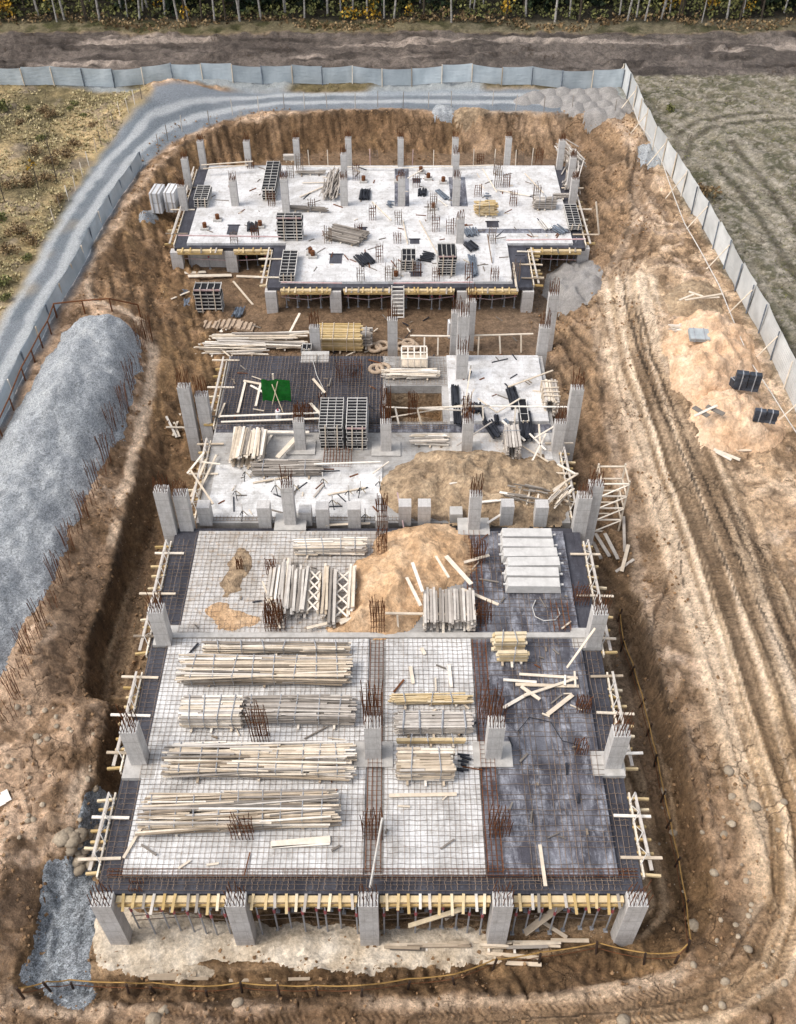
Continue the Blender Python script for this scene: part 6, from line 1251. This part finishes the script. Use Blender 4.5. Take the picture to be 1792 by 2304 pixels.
# ------------------------------------------------------------------ vegetation
def leaves(mb, cx, cy, cz, rx, ry, rz_, n, s, q, t0=0, t1=1):
    for _ in range(n):
        while True:
            x, y, z = q.uniform(-1, 1), q.uniform(-1, 1), q.uniform(-1, 1)
            if x * x + y * y + z * z < 1: break
        a = Vector((q.gauss(0, 1), q.gauss(0, 1), q.gauss(0, 1))).normalized(); b = a.orthogonal().normalized(); d = a.cross(b); k = s * q.uniform(.6, 1.4)
        p = Vector((cx + x * rx, cy + y * ry, cz + z * rz_))
        mb.add([tuple(p - b * k - d * k * .5), tuple(p + b * k - d * k * .5), tuple(p + b * k * .6 + d * k), tuple(p - b * k * .6 + d * k)], [(0, 1, 2, 3)], t0 + (t1 - t0) * q.random())
def birch(seed, H, leafmat, nl):
    q = random.Random(seed); t = thing('birch_tree', (0, 0, 0), 'x', 'tree'); mb = MB(); lf = MB()
    lx = q.uniform(-2.2, 2.2); mb.tube([(0, 0, -.3), (lx * .2, 0, H * .3), (lx * .6, .1, H * .65), (lx, .1, H)], .11, 7, .5, 0, .03)
    for i in range(9):
        z = H * q.uniform(.18, .9); a = q.uniform(0, 6.28); L = H * .22 * (1.1 - z / H); x0 = lx * z / H
        e = (x0 + L * math.cos(a), L * math.sin(a), z + L * q.uniform(.1, .6)); mb.tube([(x0, 0, z), ((x0 + e[0]) / 2, e[1] / 2, z + L * .3), e], .035, 4, .4, 0, .01)
        leaves(lf, e[0], e[1], e[2], .9, .9, .7, nl, .11, q)
    mb.build('trunk', 'birch' if seed % 3 else 'bark', t); lf.build('crown', leafmat, t); return t
def spruce(seed, H):
    q = random.Random(seed); t = thing('spruce_tree', (0, 0, 0), 'x', 'tree'); MB().tube([(0, 0, -.3), (0, 0, H)], .17, 6, .5, 0, .02).build('trunk', 'bark', t); lf = MB()
    for k in range(14):
        z = H * (.05 + .93 * k / 14); rad = 2.1 * (1 - k / 14.5)
        for j in range(9):
            a = q.uniform(0, 6.28); L = rad * q.uniform(.7, 1.1)
            for s in range(7):
                f = (s + 1) / 7; p = (L * f * math.cos(a), L * f * math.sin(a), z - .35 * f * L + q.uniform(-.1, .1)); leaves(lf, *p, .18, .18, .12, 2, .16, q)
    lf.build('crown', 'leafgreen', t); return t
bp = [birch(1, 13, 'leafyellow', 18), birch(2, 12, 'leafyellow', 30), birch(3, 14, 'leafolive', 20), birch(5, 12, 'leafbrown', 10)]; spz = [spruce(11, 11), spruce(12, 9)]
bu = [False] * 4; s_u = [False] * 2
def put(protos, used, k, x, y, rz_, sc_, label, group):
    o = protos[k] if not used[k] else copy_tree(protos[k]); used[k] = True
    o.location = (x, y, gz(x, y)); o.rotation_euler[2] = rz_; o.scale = (sc_,) * 3; tag(o, label, 'tree', group)
for i in range(110):
    x = -54 + i * .98 + rnd.uniform(-.6, .6); y = 109.6 + 9 * rnd.random() ** 1.5; x += 2.5 * math.sin(i * 1.7); k = rnd.choice([0, 1, 2, 3, 0, 1])
    put(bp, bu, k, x, y, rnd.uniform(0, 6), rnd.uniform(.6, 1.2), ['pale birch with golden leaves at the edge of the wood', 'thickly leaved golden birch at the edge of the wood', 'dark barked tree with olive leaves at the edge of the wood', 'nearly bare birch with brown leaves at the edge of the wood'][k], 'trees at the forest edge')
for i in range(56):
    k = i % 2; put(spz, s_u, k, -54 + i * 1.95 + rnd.uniform(-.7, .7), 113.5 + rnd.uniform(0, 8), rnd.uniform(0, 6), rnd.uniform(.8, 1.3), ['tall dark spruce in the wood behind the birches', 'shorter dark spruce in the wood behind the birches'][k], 'spruces in the forest')
mb = MB(); q = random.Random(77)
for i in range(1000):
    x = q.uniform(-56, 56); y = q.uniform(108.2, 110.5) + 1.5 * math.sin(x * .3); h = q.uniform(.2, .8) * (.5 + vnoise(x * .2, 1.0, 3)); leaves(mb, x, y, gz(x, y) + h * .4, .4, .3, h * .6, 4, .12, q)
tag(mb.build('undergrowth', 'leafbrown'), 'brown undergrowth along the foot of the wood', 'undergrowth', kind='stuff')
mb = MB()
for i in range(1100):
    x = q.uniform(-56, 56); y = q.uniform(110.5, 116); h = q.uniform(.3, 1.1); leaves(mb, x, y, gz(x, y) + h * .5, .5, .4, h * .5, 5, .14, q)
tag(mb.build('undergrowth', 'leafolive'), 'olive green scrub between the trunks of the wood', 'undergrowth', kind='stuff')
mb = MB()
for i in range(60):
    x = q.uniform(-56, 56) ; y = q.uniform(109.5, 114)
    if vnoise(x * .25, 3.0, 9) < .5: continue
    h = q.uniform(.8, 3.2); leaves(mb, x, y, gz(x, y) + h * .6, .7, .6, h * .5, 34, .12, q)
tag(mb.build('undergrowth', 'leafyellow'), 'golden young foliage at the edge of the wood', 'undergrowth', kind='stuff')
mb = MB()
for i in range(900):
    x = q.uniform(-60, 60); y = q.uniform(118, 126); leaves(mb, x, y, q.uniform(4.5, 12), 1.2, 1, 1.5, 7, .4, q)
tag(mb.build('forest_mass', 'leafgreen'), 'dark depth of the wood behind the tree trunks', 'forest', kind='stuff')
def shrub(seed, mat, n, r_, h, s=.07):
    q = random.Random(seed); t = thing('shrub', (0, 0, 0), 'x', 'shrub'); mb = MB(); lf = MB()
    for i in range(7):
        a = q.uniform(0, 6.28); e = (r_ * .8 * math.cos(a) * q.random(), r_ * .8 * math.sin(a) * q.random(), h * q.uniform(.6, 1)); mb.tube([(0, 0, -.1), e], .018, 3, .5); leaves(lf, e[0], e[1], e[2] * .6, r_ * .5, r_ * .5, h * .4, n // 7, s, q)
    mb.build('stems', 'bark', t); lf.build('foliage', mat, t); return t
shp = [shrub(21, 'leafbrown', 260, .9, .8), shrub(22, 'leafolive', 260, .8, .8), shrub(23, 'leafyellow', 160, .7, 1.0)]; shu = [False] * 3
SH = [(10, 235, 1, 1.9), (60, 235, 1, .9), (95, 240, 0, 1.2), (45, 265, 0, 1.0), (110, 250, 0, 1.3), (150, 235, 1, .8), (75, 330, 0, 1.4), (110, 350, 0, 1.6), (140, 335, 0, 1.6), (60, 395, 0, 1.8), (100, 385, 0, 1.4), (40, 500, 0, 1.6), (70, 520, 0, 1.5), (20, 540, 0, 1.6), (60, 555, 1, 1.0), (130, 470 - 40, 0, 1.2), (160, 310, 0, 1.2), (200, 270, 0, 1.0), (180, 250, 1, .8), (5, 610, 1, 1.6), (15, 640, 1, 1.0), (8, 35, 2, 3.2), (160, 225, 1, 1.0), (20, 400, 0, 1.3), (90, 300, 1, 1.1), (0, 470, 1, 1.8)]
for (x, y, k, s) in SH: put(shp, shu, k, *G0((x, y)), rnd.uniform(0, 6), s * .62, ['brown dry shrub in the left meadow', 'olive shrub in the left meadow', 'bright yellow bush at the far left forest edge'][k], 'shrubs of the meadow' if k < 2 else None)
put(shp, shu, 0, *G0((1502, 418)), 1, 1.25, 'rust brown shrub just outside the right fence', None)
for (x, y) in ((335, 152), (345, 150), (925, 150), (1195, 152), (1430, 215)): put(shp, shu, 2 if y < 160 else 1, *G0((x, y + 22)), 0, .8, 'thin yellow sapling at the back fence' if y < 160 else 'small green weed in the right field', 'saplings at the fence' if y < 160 else None)
def sapling(x, y, H, label, leafy):
    q = random.Random(int(x * y)); t = thing('bare_sapling', G(x, y), label, 'tree'); mb = MB(); lf = MB(); mb.tube([(0, 0, -.1), (.05, 0, H * .5), (q.uniform(-.2, .2), 0, H)], .05, 5, .5, 0, .01)
    for i in range(12):
        z = H * q.uniform(.25, .95); a = q.uniform(0, 6.28); L = .8 * q.uniform(.5, 1.3); e = (L * math.cos(a) * .7, L * math.sin(a) * .7, z + L); mb.tube([(.03, 0, z), e], .015, 3, .4)
        if leafy and i % 3 == 0: leaves(lf, e[0] * .6, e[1] * .6, z + .3, .25, .25, .2, 12, .06, q)
    mb.build('trunk', 'bark', t)
    if leafy: lf.build('crown', 'leafyellow', t)
sapling(82, 400, 4.2, 'bushy bare sapling with a few yellow leaves in the left meadow', True); sapling(122, 388, 4.5, 'slender leafless sapling in the left meadow', False); sapling(10, 430, 2.5, 'short bare sapling at the left edge of the meadow', False)
# grass in tufts
def tufts(n, fn, name, label, hs=.22, mat='tuft'):
    mb = MB(); q = random.Random(n); k = 0
    while k < n:
        x, y = fn(q)
        if x is None: continue
        z = gz(x, y); k += 1; s = hs * q.uniform(.5, 1.6); t_ = q.random()
        for j in range(4):
            a = q.uniform(0, 6.28); dx, dy = math.cos(a), math.sin(a); w_ = s * .35
            mb.add([(x - dy * w_, y + dx * w_, z - .03), (x + dy * w_, y - dx * w_, z - .03), (x + dx * s * .7, y + dy * s * .7, z + s)], [(0, 1, 2)], min(1, max(0, t_ + q.uniform(-.2, .2))))
    return tag(mb.build(name, mat), label, 'grass', kind='stuff')
ML = np.array([G0(q) for q in [(-300, 184), (312, 188), (268, 240), (205, 332), (150, 412), (66, 556), (8, 664), (-60, 790), (-300, 850)]])
NTF = 9000
xx = rs.uniform(ML[:, 0].min(), ML[:, 0].max(), 40000); yy_ = rs.uniform(ML[:, 1].min(), ML[:, 1].max(), 40000); ok = inside(xx, yy_, [tuple(p) for p in ML]) & (fbm(xx, yy_, .3, 3, 7) > -.12) & (xx > -60)
zt_ = terrain_base(xx[ok][:NTF], yy_[ok][:NTF])
def tuft_np(x, y, z, name, label, hs, mat):
    n = len(x); mb = MB(); q = random.Random(5)
    for i in range(n):
        s = hs * q.uniform(.5, 1.6); t_ = q.random()
        for j in range(4):
            a = q.uniform(0, 6.28); dx, dy = math.cos(a), math.sin(a); w_ = s * .3
            mb.add([(x[i] - dy * w_, y[i] + dx * w_, z[i] - .05), (x[i] + dy * w_, y[i] - dx * w_, z[i] - .05), (x[i] + dx * s * .7, y[i] + dy * s * .7, z[i] + s * .55)], [(0, 1, 2)], min(1, max(0, t_ + q.uniform(-.2, .2))))
    tag(mb.build(name, mat), label, 'grass', kind='stuff')
tuft_np(xx[ok][:NTF], yy_[ok][:NTF], zt_, 'meadow_grass', 'dry tufted grass of the left meadow', .2, 'tuft')
xx = rs.uniform(18, 60, 30000); yy_ = rs.uniform(42, 95, 30000); fx2 = np.interp(yy_, [p[1] for p in FR[::-1]], [p[0] for p in FR[::-1]])
ok = (xx > fx2 + .5) & (fbm(xx, yy_, .5, 3, 9) > -.08); zt_ = terrain_base(xx[ok][:9000], yy_[ok][:9000])
tuft_np(xx[ok][:9000], yy_[ok][:9000], zt_, 'field_grass', 'green weeds among the stones of the right field', .11, 'leafolive')
# clods broken off the banks
xx = rs.uniform(-22, 30, 30000); yy_ = rs.uniform(10, 88, 30000); dd_ = sdist(xx, yy_, CREST); ok = (dd_ > -3) & (dd_ < 4.5) & (np.abs(xx) < 16 + .2 * yy_) & (fbm(xx, yy_, .5, 3, 19) > -.02)
xx, yy_ = xx[ok][:5200], yy_[ok][:5200]; zt_ = terrain_base(xx, yy_); mb = MB(); q = random.Random(3)
for i in range(len(xx)):
    s = .03 + .09 * q.random() ** 3
    mb.boxm(Matrix.Translation((xx[i], yy_[i], zt_[i] + s * .3 + .05)) @ Matrix.Rotation(q.uniform(0, 6), 4, 'Z') @ Matrix.Rotation(q.uniform(0, 3), 4, 'X'), s * 1.5, s * 1.2, s, q.random(), 0, q.uniform(.3, .6))
M['clod'] = simple('dry_clod', c('6d5238'), c('a98a68'), 3, .95, .5, .02, 9)
tag(mb.build('earth_clods', 'clod'), 'loose clods of earth strewn along the banks', 'clods', kind='stuff')
